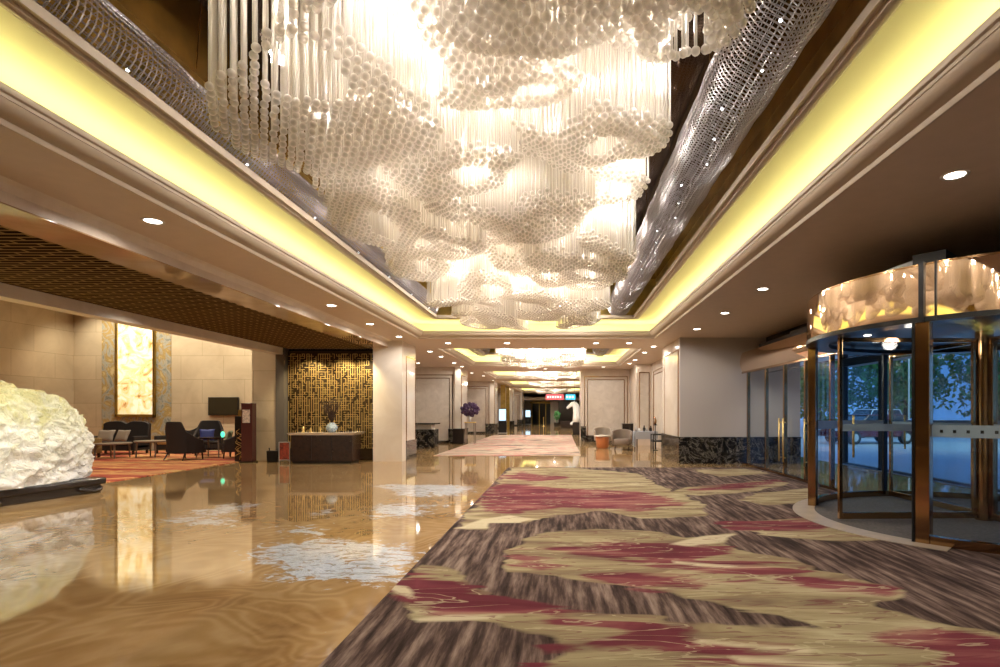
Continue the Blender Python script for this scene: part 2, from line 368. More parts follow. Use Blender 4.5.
# ------------------------------------------------------------------ patterned floor grids
def gx(px, py): return (px-VX)/(py-VY)*EYE
def gy(py): return FP*EYE/(py-VY)
def polyw(pts): return np.array([(gx(*q), gy(q[1])) for q in pts])
def sdf(X, Y, poly):
    n = len(poly); d = np.full(X.shape, 1e9); ins = np.zeros(X.shape, bool)
    for i in range(n):
        ax, ay = poly[i]; bx, by = poly[(i+1) % n]; ex, ey = bx-ax, by-ay
        L = ex*ex+ey*ey+1e-12; tt = np.clip(((X-ax)*ex+(Y-ay)*ey)/L, 0, 1)
        d = np.minimum(d, np.hypot(X-ax-tt*ex, Y-ay-tt*ey))
        cond = ((ay > Y) != (by > Y))
        with np.errstate(divide='ignore', invalid='ignore'):
            xi = (bx-ax)*(Y-ay)/(by-ay+1e-15)+ax
        ins ^= cond & (X < xi)
    return np.where(ins, d, -d)
def union(X, Y, polys, clip=1.0):
    out = np.full(X.shape, -1e3)
    for q in polys: out = np.maximum(out, sdf(X, Y, polyw(q)))
    return np.clip(out, -clip, clip)
def grid(name, xs, ys, z, material, attrs, thick=0):
    nx, ny = len(xs), len(ys); X, Y = np.meshgrid(xs, ys); co = np.zeros((nx*ny, 3)); co[:,0] = X.ravel(); co[:,1] = Y.ravel(); co[:,2] = z
    i = np.arange((nx-1)*(ny-1)); r, c = i//(nx-1), i % (nx-1); a = r*nx+c
    f = np.stack([a, a+1, a+nx+1, a+nx], 1)
    me = bpy.data.meshes.new(name); me.from_pydata(co.tolist(), [], f.tolist()); me.update(); me.materials.append(material)
    for k, v in attrs(X, Y).items():
        at = me.attributes.new(k, 'FLOAT', 'POINT'); at.data.foreach_set('value', v.ravel().astype(np.float32))
    o = bpy.data.objects.new(name, me); C.objects.link(o); return o
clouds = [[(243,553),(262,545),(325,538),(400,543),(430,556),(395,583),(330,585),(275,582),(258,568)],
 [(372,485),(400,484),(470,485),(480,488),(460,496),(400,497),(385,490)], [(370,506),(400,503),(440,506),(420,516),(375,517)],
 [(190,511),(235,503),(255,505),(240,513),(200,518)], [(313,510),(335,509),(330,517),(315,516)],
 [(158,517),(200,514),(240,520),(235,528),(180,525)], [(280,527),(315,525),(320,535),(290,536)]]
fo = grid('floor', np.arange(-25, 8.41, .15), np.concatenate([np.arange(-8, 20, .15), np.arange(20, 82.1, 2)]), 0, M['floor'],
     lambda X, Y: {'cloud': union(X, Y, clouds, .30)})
fo['kind'] = 'structure'
gold_polys = [
 [(392,586),(421,565),(447,570),(463,575),(464,587),(482,592),(510,601),(545,605),(597,612),(650,614),(690,620),(735,624),(821,629),
  (779,615),(737,611),(709,601),(650,594),(590,582),(538,575),(510,572),(506,562),(510,552),(527,540),(545,533),(597,530),(650,531),(685,538),(734,535),(723,545),
  (790,560),(850,580),(902,592),(874,606),(930,622),(1000,636),(1060,650),(1060,720),(640,720),(500,720),(540,667),(560,655),(545,640),(517,631),(496,624),(457,619),(414,621)],
 [(456,529),(470,512),(512,468),(570,468),(640,474),(660,486),(700,503),(705,517),(640,520),(600,512),(542,519),(530,525),(490,524),(487,530)],
 [(737,531),(727,524),(790,519),(821,519),(839,527),(881,540),(830,541),(783,537)],
 [(667,492),(695,487),(748,482),(779,480),(790,484),(755,492),(699,496)],
 [(755,494),(811,488),(820,497),(813,503),(765,505),(740,500)], [(690,470),(745,469),(770,474),(720,477)]]
maroon_polys = [
 [(392,586),(415,575),(445,583),(475,592),(485,602),(520,606),(550,612),(600,621),(650,625),(650,633),(600,632),(556,626),(540,613),(505,611),(470,615),(440,613),(415,603)],
 [(489,645),(527,642),(559,643),(541,659),(510,650)], [(425,680),(440,664),(496,657),(538,664),(545,690)],
 [(650,632),(700,640),(760,652),(800,655),(760,667),(700,660),(650,650),(600,642),(590,636)],
 [(510,559),(517,556),(545,561),(569,566),(541,570),(512,567)],
 [(557,543),(597,554),(650,562),(700,566),(660,570),(620,562),(570,551)],
 [(590,544),(615,541),(650,545),(685,546),(723,550),(700,560),(790,570),(825,580),(902,592),(890,597),(830,588),(755,578),(685,570),(650,566),(625,556)],
 [(587,579),(650,576),(755,580),(713,592),(650,590)],
 [(902,645),(920,636),(926,632),(1000,645),(1060,655),(1060,700),(960,670)],
 [(480,500),(505,484),(560,489),(640,492),(680,504),(640,512),(560,507),(520,514),(485,511)],
 [(500,478),(520,472),(560,478),(540,482)],
 [(727,524),(790,521),(821,520),(839,527),(800,529),(737,530)], [(690,491),(748,484),(779,481),(740,489)]]
cream_polys = [[(695,639),(814,650),(807,655),(737,650),(692,645)], [(667,560),(720,566),(788,569),(720,568.5),(672,565)],
 [(670,545),(700,537),(734,535),(723,543),(690,547)], [(391,587),(405,588),(418,601),(408,600)], [(415,620),(450,617),(500,618),(457,622),(418,623)],
 [(730,658),(850,664),(840,672),(740,664)], [(456,529),(480,520),(510,516),(535,519),(520,524),(490,524),(487,529)]]
car = grid('hall_carpet', np.arange(-1.47, 5.36, .035), np.concatenate([np.arange(-2, 3, .2), np.arange(3, 15.3, .035)]), .010, M['carpet'],
     lambda X, Y: {'gold': union(X, Y, gold_polys, .8), 'maroon': union(X, Y, maroon_polys, .55), 'cream': union(X, Y, cream_polys, .3)})
tag(car, 'large brown streaked carpet with gold and maroon cloud swirls beside the amber marble', 'carpet')
tag(MB().box(-4.5, .70, 19.4, 37, 0, .012).build('hall_carpet', M['carpet2']), 'distant pink and beige mottled carpet further down the hall', 'carpet')
tag(MB().box(-19.3, -9.97, 11, 21.8, 0, .014).build('lounge_carpet', M['carpet3']), 'orange and red streaked carpet under the lounge chairs', 'carpet')
# ------------------------------------------------------------------ ceilings with coves
ZC = 3.79
def ring(name, mtl, x0, x1, y0, y1, prof, smooth=False, kind='structure'):
    mb = MB(); o = []; n = len(prof)
    for (sx, sy) in ((0,0),(1,0),(1,1),(0,1)):
        for off, z in prof:
            o.append(((x0+off) if sx == 0 else (x1-off), (y0+off) if sy == 0 else (y1-off), z))
    f = []
    for c in range(4):
        d = (c+1) % 4
        for k in range(n-1): f.append((c*n+k, d*n+k, d*n+k+1, c*n+k+1))
    mb.add(o, f); ob = mb.build(name, mtl, smooth=smooth); ob['kind'] = kind; return ob
BAYS = [(-6, 16.75), (19.3, 26.8), (30.3, 36.5), (40, 48), (52, 62)]
BX0, BX1 = -4.37, 2.88
prof_c = [(0,ZC+.2),(0,ZC),(.015,ZC-.012),(.035,ZC-.012),(.045,ZC+.005),(.05,ZC+.03),(.07,ZC+.035),(.11,ZC+.045),(.16,ZC+.075),(.19,ZC+.115),(.195,ZC+.15),(.225,ZC+.155),(.235,ZC+.175),(.23,ZC+.205),(.20,ZC+.205),(.20,ZC+.12),(-.46,ZC+.12)]
prof_v = [(-.46,ZC+.12),(-.46,ZC+.5),(-.3,ZC+.52),(.60,ZC+.52)]
prof_m = [(.60,ZC+.52),(.60,ZC+.49),(.625,ZC+.475),(.66,ZC+.475),(.69,ZC+.49),(.70,ZC+.52),(.73,ZC+.52),(.74,ZC+.50),(.76,ZC+.50),(.76,ZC+.58),(0,ZC+.58)]
prof_g = [(0,ZC+.58),(0,5.6)]
for i, (y0, y1) in enumerate(BAYS):
    k = i+1
    ring(f'trim_{k}', M['cornice'], BX0, BX1, y0, y1, prof_c, 'auto')
    ring(f'ceiling_cove', M['cove'], BX0, BX1, y0, y1, prof_v)
    ring(f'trim_{k+10}', M['cornice'], BX0, BX1, y0, y1, prof_m, 'auto')
    ring(f'wall_recess', M['gold'], BX0, BX1, y0, y1, prof_g)
    struct('ceiling_mirror', MB().box(BX0, BX1, y0, y1, 5.6, 5.7), M['void'])
    # led strips hidden in the cove
    L = y1-y0; pw = 6.2; YEL = (1, .91, .42)
    for sx in (BX0-.14, BX1+.14):
        area('cove_strip', (sx, (y0+y1)/2, ZC+.15), .10, L+.4, pw*L, YEL, (PI, 0, 0))
    for sy in (y0-.14, y1+.14):
        area('cove_strip', ((BX0+BX1)/2, sy, ZC+.15), BX1-BX0, .10, pw*(BX1-BX0), YEL, (PI, 0, 0))
struct('ceiling_right', MB().box(BX1, 8.42, -8, 82, ZC, ZC+.1), M['soffit'])
struct('ceiling_left', MB().box(-5.40, BX0, -8, 17.2, ZC, ZC+.1), M['soffit'])
struct('ceiling_left_far', MB().box(-9.0, BX0, 17.2, 82, ZC, ZC+.1), M['soffit'])
ys = [-8]+[v for bay in BAYS for v in bay]+[82]
mb = MB()
for a, b_ in zip(ys[0::2], ys[1::2]): mb.box(BX0, BX1, a, b_, ZC, ZC+.1)
struct('ceiling_cross', mb, M['soffit'])
# left beam: bright curved marble face, then polished amber soffit, lattice soffit, lounge beam
mb = MB(); pr = [(-5.30, ZC), (-5.36, ZC-.03), (-5.40, ZC-.10), (-5.40, 3.58), (-5.99, 3.58), (-5.99, ZC+.1), (-5.30, ZC+.1)]
mb.add([(x, -8, z) for x, z in pr]+[(x, 17.2, z) for x, z in pr], [(i, (i+1)%7, 7+(i+1)%7, 7+i) for i in range(7)])
ob = struct('trim_beam', mb, M['beam'])
struct('trim_beam_soffit', MB().box(-6.05, -5.402, -8, 17.2, 3.565, 3.579), M['beam_soffit'])
struct('ceiling_lattice', MB().box(-8.75, -6.05, -8, 17.6, 3.57, 3.65), M['lattice'])
struct('trim_lounge_beam', MB().box(-9.05, -8.75, -8, 17.35, 3.36, 6.2), M['beam'])
# ------------------------------------------------------------------ walls
def wall(name, x0, x1, y0, y1, z0, z1, m_): return struct(name, MB().box(x0, x1, y0, y1, z0, z1), m_)
wall('wall_rear', -25, 8.4, -8.2, -8, 0, 6.2, M['cream'])
wall('wall_lounge_back', -19.8, -9.75, 22, 22.2, 0, 6.2, M['lounge_wall'])
wall('wall_lounge_side', -19.8, -19.5, -8, 22, 0, 6.2, M['lounge_wall'])
struct('ceiling_lounge', MB().box(-19.8, -8.75, -8, 22.2, 6.2, 6.3), M['cornice'])
wall('wall_lounge_pillar', -9.75, -8.98, 17.35, 22, 0, 6.2, M['lounge_wall'])
wall('trim_jamb', -8.98, -8.72, 17.3, 17.7, 0, 3.57, M['liner'])
mb = MB()
for x in (-10.42, -10.22, -10.02): mb.box(x, x+.06, 21.9, 22, 0, 6.1)
struct('trim_grooves', mb, M['lounge_wall'])
wall('wall_screen', -8.72, -5.88, 17.62, 17.8, 0, 3.57, M['dark'])
# marble column left and its pilaster
def panel_frame(name, plane, a0, a1, at, z0, z1, sgn, inner, lines=2, top_gap=0):
    """framed wall panel: 'y' = faces the camera (at = y), 'x' = faces across the hall (at = x)"""
    mb = MB()
    def strip(u0, u1, w0, w1, d):
        if plane == 'y': mb.box(u0, u1, at-d, at+.002, w0, w1)
        else: mb.box(min(at, at+sgn*d), max(at, at+sgn*d), u0, u1, w0, w1)
    g = 0
    for k in range(lines):
        tk = .035; d = .03
        strip(a0+g, a0+g+tk, z0, z1-g, d); strip(a1-g-tk, a1-g, z0, z1-g, d); strip(a0+g+tk, a1-g-tk, z1-g-tk, z1-g, d)
        g += .16
    fr = struct(name, mb, M['bronze'])
    mb = MB(); g -= .16-.035
    if plane == 'y': mb.box(a0+g, a1-g, at-.018, at+.002, z0, z1-g)
    else: mb.box(min(at, at+sgn*.018), max(at, at+sgn*.018), a0+g, a1-g, z0, z1-g)
    struct(name+'_panel', mb, inner)
def dado(name, x0, x1, y0, y1, h): return struct(name, MB().box(x0, x1, y0, y1, 0, h).box(x0-.012, x1+.012, y0-.012, y1+.0, h-.05, h), M['blackmarble'])
wall('column_left', -5.88, -4.97, 17.2, 17.62, 0, ZC, M['cream'])
wall('column_left_pilaster', -5.88, -5.0, 17.62, 18.9, 0, ZC, M['cream'])
panel_frame('trim_21', 'x', 17.7, 18.8, -5.0, .62, 3.35, 1, M['cream'], 1)
dado('baseboard_left_pilaster', -5.0, -4.96, 17.64, 18.88, .62)
wall('wall_left_corridor', -8.95, -8.72, 17.8, 27.5, 0, ZC, M['cream'])
M['silk'] = stone_mat('silk_panel', (.48,.42,.36), (.62,.56,.49), rough=.3, scale=2.5, joints=False)
M['shell'] = stone_mat('pale_wall_stone', (.56,.47,.39), (.68,.59,.50), rough=.25, scale=1, joints=False)
for k, (yy, xa, xb, xe) in enumerate([(27.5, -8.9, -5.28, -5.0), (40, -8.9, -5.16, -4.85), (52, -8.9, -4.9, -4.6), (62, -8.9, -4.6, -4.4)]):
    wall('wall_left_bay', xa, xb, yy, yy+2.0, 0, ZC, M['shell'])
    panel_frame(f'trim_{31+k}', 'y', xa+.3, xb-.12, yy, .05 if k == 0 else .3, 3.42, -1, M['silk'])
    wall('column_left_bay', xb, xe, yy-.12, yy+1.9, 0, ZC, M['cream'])
    panel_frame(f'trim_{41+k}', 'x', yy+.05, yy+1.7, xe, .7, 3.4, 1, M['cream'], 1)
    dado('baseboard_left_bay', xb-.32, xe+.03, yy-.16, yy+1.9, .70)
    dado('baseboard_left_wall', xa, xb-.32, yy-.05, yy, .12)
wall('wall_left_hall', -8.95, -8.9, 27.5, 80, 0, ZC, M['cream'])
mb = MB()
for yy in (45.5, 49): mb.box(-5.0, -4.6, yy, yy+.5, 0, ZC)
struct('column_gold', mb, M['gold'])
# right side
wall('wall_right_front', 3.58, 7.2, 16.55, 16.75, 0, ZC, M['paint_wall'])
wall('wall_right_pilaster', 3.58, 4.2, 16.75, 19.4, 0, ZC, M['cream'])
panel_frame('trim_51', 'x', 16.72, 18.9, 3.58, .80, 3.45, -1, M['cream'], 1)
dado('baseboard_right_pilaster', 3.54, 3.58, 16.53, 19.4, .80)
dado('baseboard_right', 3.54, 7.2, 16.51, 16.55, .80)
wall('wall_right_corridor', 4.2, 4.4, 19.4, 26, 0, ZC, M['shell'])
panel_frame('trim_52', 'x', 19.8, 24.9, 4.2, .35, 3.4, -1, M['silk'])
wall('column_right_bay', 3.5, 4.2, 25.5, 26.6, 0, ZC, M['shell'])
panel_frame('trim_53', 'y', 3.62, 4.1, 25.5, .35, 3.4, -1, M['silk'], 1)
wall('wall_right_far', 1.05, 4.4, 28.9, 31, 0, ZC, M['shell'])
panel_frame('trim_54', 'y', 1.22, 3.5, 28.9, .1, 3.42, -1, M['silk'])
dado('baseboard_right_far', 1.03, 3.6, 28.84, 28.9, .32)
dado('baseboard_right_corner', 1.03, 1.3, 28.74, 28.84, .8)
wall('wall_right_inner', 3.6, 4.4, 26.6, 28.9, 0, ZC, M['shell'])
# far end of the hall
wall('wall_right_hall', 3.4, 3.6, 31, 80, 0, ZC, M['dark'])
wall('wall_end', -9, 4, 78, 78.2, 0, ZC, M['shell'])
wall('wall_end_left', -9, -4.2, 74, 74.3, 0, ZC, M['shell'])
wall('column_end', -1.35, -.35, 70, 71, 0, 2.9, M['cream'])
wall('wall_end_dark', -.3, 3.4, 68, 68.2, 0, 3.2, M['dark'])
wall('ceiling_far', -9, 3.4, 66, 80, 3.0, 3.3, M['cornice'])
d = thing('glass_entrance_door', 'distant dark glass double door at the end of the hall', 'door', (-2.6, 77.5, 0))
MB().box(-1.5, 1.5, .0, .3, 0, 3.4).build('door_leaf', M['carglass'], d)
mb = MB()
for x in (-1.55, -.5, .4, 1.45): mb.box(x, x+.1, -.08, 0, 0, 3)
mb.box(-1.9, 1.9, -.1, 0, 2.75, 3.0)
mb.build('door_frame', M['gold'], d)
# ------------------------------------------------------------------ gold screen
s = thing('lattice_screen', 'gold fretwork screen on the dark wall behind the dark console', 'screen', (-7.3, 17.55, 0))
mb = MB(); rr = random.Random(3)
nx_, nz_ = 38, 42; cw = 2.78/nx_; ch = 3.0/nz_
for i in range(nx_+1):
    x = -1.39+i*cw; z = 0
    while z < nz_:
        L = rr.choice((1, 2, 2, 3)); L = min(L, nz_-z)
        if rr.random() < .78: mb.box(x-.007, x+.007, -.02, .0, .40+z*ch, .40+(z+L)*ch)
        z += L
for k in range(nz_+1):
    z = .40+k*ch; x = 0
    while x < nx_:
        L = rr.choice((1, 1, 2)); L = min(L, nx_-x)
        if rr.random() < .5: mb.box(-1.39+x*cw, -1.39+(x+L)*cw, -.02, .0, z-.007, z+.007)
        x += L
mb.build('fretwork', M['goldleaf'], s)
MB().box(-1.41, 1.41, 0, .06, .05, 3.5).build('backing_panel', mat('gilt_backing', (.045, .026, .010), .4, .5, vary=.4, vscale=2), s)
for x in (-8.0, -7.0, -6.3):
    lamp('SPOT', 'screen_light', (x, 16.7, 3.4), 230, (1, .80, .46), (R(30), 0, 0), spot_size=R(95), spot_blend=.8, shadow_soft_size=.05)
# ------------------------------------------------------------------ chandeliers
ico_v = None
def ball_template():
    t_ = (1+5**.5)/2
    v = np.array([(-1,t_,0),(1,t_,0),(-1,-t_,0),(1,-t_,0),(0,-1,t_),(0,1,t_),(0,-1,-t_),(0,1,-t_),(t_,0,-1),(t_,0,1),(-t_,0,-1),(-t_,0,1)], float)
    v /= np.linalg.norm(v[0])
    f = [(0,11,5),(0,5,1),(0,1,7),(0,7,10),(0,10,11),(1,5,9),(5,11,4),(11,10,2),(10,7,6),(7,1,8),(3,9,4),(3,4,2),(3,2,6),(3,6,8),(3,8,9),(4,9,5),(2,4,11),(6,2,10),(8,6,7),(9,8,1)]
    v = v.tolist(); cache = {}; nf = []
    def mid(a, b):
        k = (min(a,b), max(a,b))
        if k not in cache:
            q = np.array(v[a])+np.array(v[b]); q /= np.linalg.norm(q); v.append(q.tolist()); cache[k] = len(v)-1
        return cache[k]
    for a, b_, c_ in f:
        x, y, z = mid(a,b_), mid(b_,c_), mid(c_,a); nf += [(a,x,z),(b_,y,x),(c_,z,y),(x,y,z)]
    return np.array(v), np.array(nf)
BV, BF = ball_template()
def rods_mesh(name, P, z1, rr_, br, sides=6):
    """P: (n,3) ball centres; rods rise from the ball to z1"""
    P = np.asarray(P, float); n = len(P)
    a = np.arange(sides)*2*PI/sides; cs = np.stack([np.cos(a), np.sin(a)], 1)*rr_
    nb = len(BV); per = nb+2*sides
    V = np.zeros((n, per, 3)); V[:, :nb] = P[:, None]+BV[None]*br
    V[:, nb:nb+sides, :2] = P[:, None, :2]+cs; V[:, nb:nb+sides, 2] = P[:, None, 2]
    V[:, nb+sides:, :2] = P[:, None, :2]+cs; V[:, nb+sides:, 2] = z1
    base = (np.arange(n)*per)[:, None, None]
    T = (BF[None]+base).reshape(-1)
    q = np.array([(nb+i, nb+(i+1) % sides, nb+sides+(i+1) % sides, nb+sides+i) for i in range(sides)])
    Q = (q[None]+base).reshape(-1)
    me = bpy.data.meshes.new(name); me.vertices.add(n*per); me.vertices.foreach_set('co', V.reshape(-1))
    loops = np.concatenate([T, Q]); nt = n*len(BF); nq = n*sides
    me.loops.add(len(loops)); me.loops.foreach_set('vertex_index', loops.astype(np.int32))
    me.polygons.add(nt+nq)
    st = np.concatenate([np.arange(nt)*3, nt*3+np.arange(nq)*4]).astype(np.int32)
    me.polygons.foreach_set('loop_start', st)
    me.polygons.foreach_set('use_smooth', np.ones(nt+nq, bool))
    me.update(calc_edges=True); me.validate(); me.materials.append(M['rod']); return me
def cloud_field(x0, x1, y0, y1, zlo, seed, step=1.0, lift=1.0):
    r = random.Random(seed); B = []
    y = y0+.5; row = 0
    while y < y1-.2:
        nxx = 4 if row % 2 else 5
        for i in range(nxx):
            rx = r.uniform(.38, .62); ry = r.uniform(.42, .70)
            cx = x0+(x1-x0)*(i+.5)/nxx+r.uniform(-.25, .25); cy = y+r.uniform(-.3, .3)
            cx = min(max(cx, x0+rx), x1-rx); cy = min(max(cy, y0+ry), y1-ry)
            B.append(dict(cx=cx, cy=cy, rx=rx, ry=ry, a=r.uniform(0, PI), z=zlo+lift*r.choice((.0, .08, .20, .34, .50, .62))+r.uniform(0,.05), hole=r.uniform(.28, .48) if r.random() < .62 else 0,
                          hx=r.uniform(-.35,.35), hy=r.uniform(-.35,.35), th=r.uniform(0, 2*PI), am=r.uniform(.04, .16)*lift))
        y += step*.80; row += 1
    if lift == 1.0:
        for cx, cy, rx, ry, z, ho, hx, hy in ((-1.85,4.15,.82,.95,3.72,.34,.15,-.45),(-2.15,6.3,.52,1.0,3.72,.3,.1,.3),(-.1,3.0,.55,.6,3.70,0,0,0),(.72,3.05,.36,.5,3.66,.35,0,.3),(-1.0,5.3,.6,.55,3.78,.35,.2,.1),(.45,4.9,.5,.7,3.9,.3,-.2,.2),(-.35,4.3,.6,.35,4.0,.3,.3,0),(-2.2,8.3,.45,.8,3.72,.3,.2,.1)):
            B = [q for q in B if math.hypot((q['cx']-cx)/(rx+.15), (q['cy']-cy)/(ry+.15)) > 1]
            B.append(dict(cx=cx, cy=cy, rx=rx, ry=ry, a=cx*3, z=z, hole=ho, hx=hx, hy=hy, th=1.0+cx, am=.10))
    def outline(X, Y, near):
        lo = x0+(np.clip(4.0-Y, 0, 1.1)*1.5 if near else 0)+.12*(1+np.sin(Y*3.1))*.7
        hi = x1-.10*(1+np.sin(Y*2.7+1))*.7
        return (X > lo) & (X < hi)
    def h(X, Y, near=False):
        Z = np.full(X.shape, 99.)
        for b_ in B:
            dx, dy = (X-b_['cx'])/b_['rx'], (Y-b_['cy'])/b_['ry']
            th = np.arctan2(dy, dx); rim = 1+.08*np.sin(3*th+b_['a'])+.06*np.sin(5*th-b_['a'])
            rho = np.hypot(dx, dy)/rim
            hr = np.hypot(dx-b_['hx'], dy-b_['hy'])
            z = b_['z']+b_['am']*np.cos(th-b_['th'])*rho+lift*(.14*(1-rho)**2+.10*rho**4)
            ok = (rho < 1) & ((hr > b_['hole']) | (b_['hole'] == 0))
            Z = np.minimum(Z, np.where(ok, z, np.where(rho < 1, zlo+lift*(1.0+.1*dx), 99.)))
        o_ = outline(X, Y, near)
        Z = np.where((Z > 50) & o_, zlo+lift*(1.0+.12*np.sin(X*3)*np.sin(Y*2.3)), Z)
        if near: Z = np.where(X < x0+np.clip(3.9-Y, 0, 1.2)*1.5, 99., Z)
        return Z
    return h, B
def chandelier(label, x0, x1, y0, y1, zlo, seed, sp, rr_, br, indiv, nl, power, ztop=5.55, group=None, lift=1.0):
    t = thing('crystal_chandelier', label, 'chandelier', (0, 0, 0), 0, group)
    h, B = cloud_field(x0, x1, y0, y1, zlo, seed, lift=lift)
    xs = np.arange(x0, x1, sp); ys_ = np.arange(y0, y1, sp*.9)
    X, Y = np.meshgrid(xs, ys_); X = X+(np.arange(len(ys_)) % 2)[:, None]*sp/2
    X = X+rng.uniform(-.1, .1, X.shape)*sp; Y = Y+rng.uniform(-.1, .1, X.shape)*sp
    Z = h(X, Y, indiv); ok = Z < 50
    P = np.stack([X[ok], Y[ok], Z[ok]], 1)
    P = P[P[:,0] < x1+.02]
    if indiv:
        px = VX+P[:,0]/np.maximum(P[:,1],.1)*FP; py = VY-(P[:,2]-EYE)/np.maximum(P[:,1],.1)*FP
        vis = (P[:,1] > 2) & (px > 5) & (px < 995) & (py > 3)
        # nearest, lowest and outermost rods show largest
        score = np.where(vis, P[:,1]+3*(P[:,2]-zlo), 1e9); idx = np.argsort(score)[:100]
        for i in idx:
            me = rods_mesh('crystal_rod', [P[i]], ztop, rr_, br, 8)
            o = bpy.data.objects.new('crystal_rod', me); C.objects.link(o); o.parent = t
        keep = np.ones(len(P), bool); keep[idx] = False; P = P[keep]
    me = rods_mesh('crystal_rods', P, ztop, rr_, br)
    o = bpy.data.objects.new('crystal_rods', me); C.objects.link(o); o.parent = t; o['kind'] = 'stuff'
    MB().box(x0-.1, x1+.1, y0-.1, y1+.1, ztop, ztop+.05).build('ceiling_plate', M['gold'], t)
    cand = P[P[:,2] > zlo+.70*lift]; cand = cand[(cand[:,0] > x0+.15) & (cand[:,0] < x1-.15)]
    dmin = np.full(len(cand), 1e9); cur = 0
    for k in range(nl):
        q = cand[cur]; dmin = np.minimum(dmin, np.hypot(cand[:,0]-q[0], cand[:,1]-q[1])); cur = int(np.argmax(dmin))
        lamp('POINT', 'chandelier_bulb_light', (q[0], q[1], q[2]-.10), power*(.72 if q[1] < 5.5 else (1.1 if q[1] < 8 else 1.25)), (1, .93, .86), parent=t, shadow_soft_size=.05)
        MB().ball((q[0], q[1], q[2]-.06), .028, n=10, m=7).build('bulb', M['bulb'], t, True)
    print('CHAND', len(P), len(B)); return t
chandelier('huge crystal chandelier of hanging glass rods and balls in cloud shapes, the nearest', -2.66, 1.0, -2.2, 15.95, 3.62, 11, .076, .0105, .030, True, 130, 27)
for (yy0, yy1, words_, sd) in ((21.2, 26.0, 'crystal chandelier in the second ceiling recess, just past the huge near one', 21), (31.3, 35.8, 'small crystal chandelier in the third ceiling recess down the hall', 22),
                    (41, 47, 'tiny looking crystal chandelier in the fourth ceiling recess', 23), (53, 61, 'furthest crystal chandelier near the end of the hall', 24)):
    chandelier(words_, -2.66, 1.0, yy0, yy1, 3.62, sd, .13, .022, .045, False, 16, 80, lift=.45)
# ------------------------------------------------------------------ mesh tubes beside the chandeliers
ORD = ('nearest','second','third','fourth','fifth','sixth','seventh','eighth','ninth','tenth','eleventh')
def net_tube(label, x, z, y0, y1, r, cell, seg, group, lights=True):
    t = thing('wire_mesh_tube', label, 'ceiling decoration', (x, 0, z), 0, group)
    ny = int((y1-y0)/cell); o = []; f = []
    for k in range(ny+1):
        y = y0+(y1-y0)*k/ny; rk = r*(1+.018*math.sin(y*5.2)+.012*math.sin(y*11))
        if k == 0 or k == ny: rk *= .8
        for i in range(seg):
            a = 2*PI*i/seg; o.append((rk*math.cos(a), y, rk*math.sin(a)))
    for k in range(ny):
        for i in range(seg):
            j = (i+1) % seg; f.append((k*seg+i, k*seg+j, (k+1)*seg+j, (k+1)*seg+i))
    ob = MB().add(o, f).build('bead_net', M['silver'], t)
    wf = ob.modifiers.new('wire', 'WIREFRAME'); wf.thickness = .013; wf.use_even_offset = False
    if lights:
        k = 0; y = max(y0, 2)+.4
        while y < y1-.2:
            MB().ball((.10*math.sin(k*2.1), y, -.30*r), .014, n=8, m=6).build('led', M['star'], t); y += .62; k += 1
    return t
net_tube('long silver wire mesh tube along the left edge of the near chandelier', -3.93, 4.68, -1, 16.3, .325, .058, 36, 'mesh tubes of the near recess')
net_tube('long silver wire mesh tube along the right edge of the near chandelier', 1.70, 4.68, -1, 16.3, .325, .058, 36, 'mesh tubes of the near recess')
for k, (ya, yb) in enumerate(BAYS[1:]):
    for x, sd in ((-3.75, 'left'), (1.85, 'right')):
        net_tube(f'silver wire mesh tube along the {sd} edge of the {("second","third","fourth","fifth")[k]} ceiling recess', x, 4.55, ya+.8, yb-.4, .36, .15, 18, 'mesh tubes of the far recesses', False)
# thin cables from the ceiling down to the tubes
for k in range(7):
    for x, sd in ((-3.6, 'left'), (1.45, 'right')):
        tag(MB().tube([(x, 3.5+k*2, 5.6), (x+(.05 if x > 0 else -.05), 3.5+k*2, 4.98)], .006, 5).build('suspension_cable', M['bronze']), f'thin bronze cable holding the {sd} mesh tube, {ORD[k]} from the camera', 'cable', f'cables of the {sd} mesh tube')
# small star spots in the dark recess ceiling right of the chandelier
for k in range(11):
    tag(MB().lathe([(.03,0),(.03,.03)], 1.15+.12*(k % 2), 4.3+k*1.0, 5.56, 12).build('star_spotlight', M['star']), f'tiny bright spot in the dark recess right of the chandelier, {ORD[k]} from the camera', 'spotlight', 'tiny spots in the recess ceiling')
    if k % 2 == 0: lamp('SPOT', 'star_beam', (1.7, 4.3+k*1.0, 5.5), 25, (1,.95,.9), spot_size=R(120), spot_blend=.6, shadow_soft_size=.04)
# ------------------------------------------------------------------ downlights
def downlight(x, y, label, power=55, z=ZC, r=.085, spot=True):
    t = thing('recessed_downlight', label, 'downlight', (x, y, z), 0, 'recessed ceiling downlights')
    MB().lathe([(r, -.002), (r+.028, -.010), (r+.034, -.002), (r+.034, .0), (r, 0)], 0, 0, 0, 28, False).build('trim_ring', M['white'], t, True)
    MB().lathe([(.001, -.004), (r, -.004)], 0, 0, 0, 28, False).build('lens', M['lens'], t)
    if spot: lamp('SPOT', 'downlight_beam', (0, 0, -.03), power, (1, .92, .82), parent=t, spot_size=R(172), spot_blend=.6, shadow_soft_size=.05)
ordn = ('nearest', 'second', 'third', 'fourth', 'fifth', 'sixth', 'seventh')
for k, (px, py) in enumerate([(955,175),(763,289),(725,313),(697,329)]):
    Yd = FP*(ZC-EYE)/(VY-py); downlight((px-VX)*Yd/FP, Yd, f'round white downlight in the right soffit, {ordn[k]} from the camera', 70)
downlight(4.1, 1.5, 'round white downlight overhead, nearer than all others in the right soffit', 70)
for k, (px, py) in enumerate([(153,221),(331.6,305.5),(370,324),(399,336.6)]):
    Yd = FP*(ZC-EYE)/(VY-py); downlight((px-VX)*Yd/FP, Yd, f'round white downlight in the left soffit, {ordn[k]} from the camera', 75)
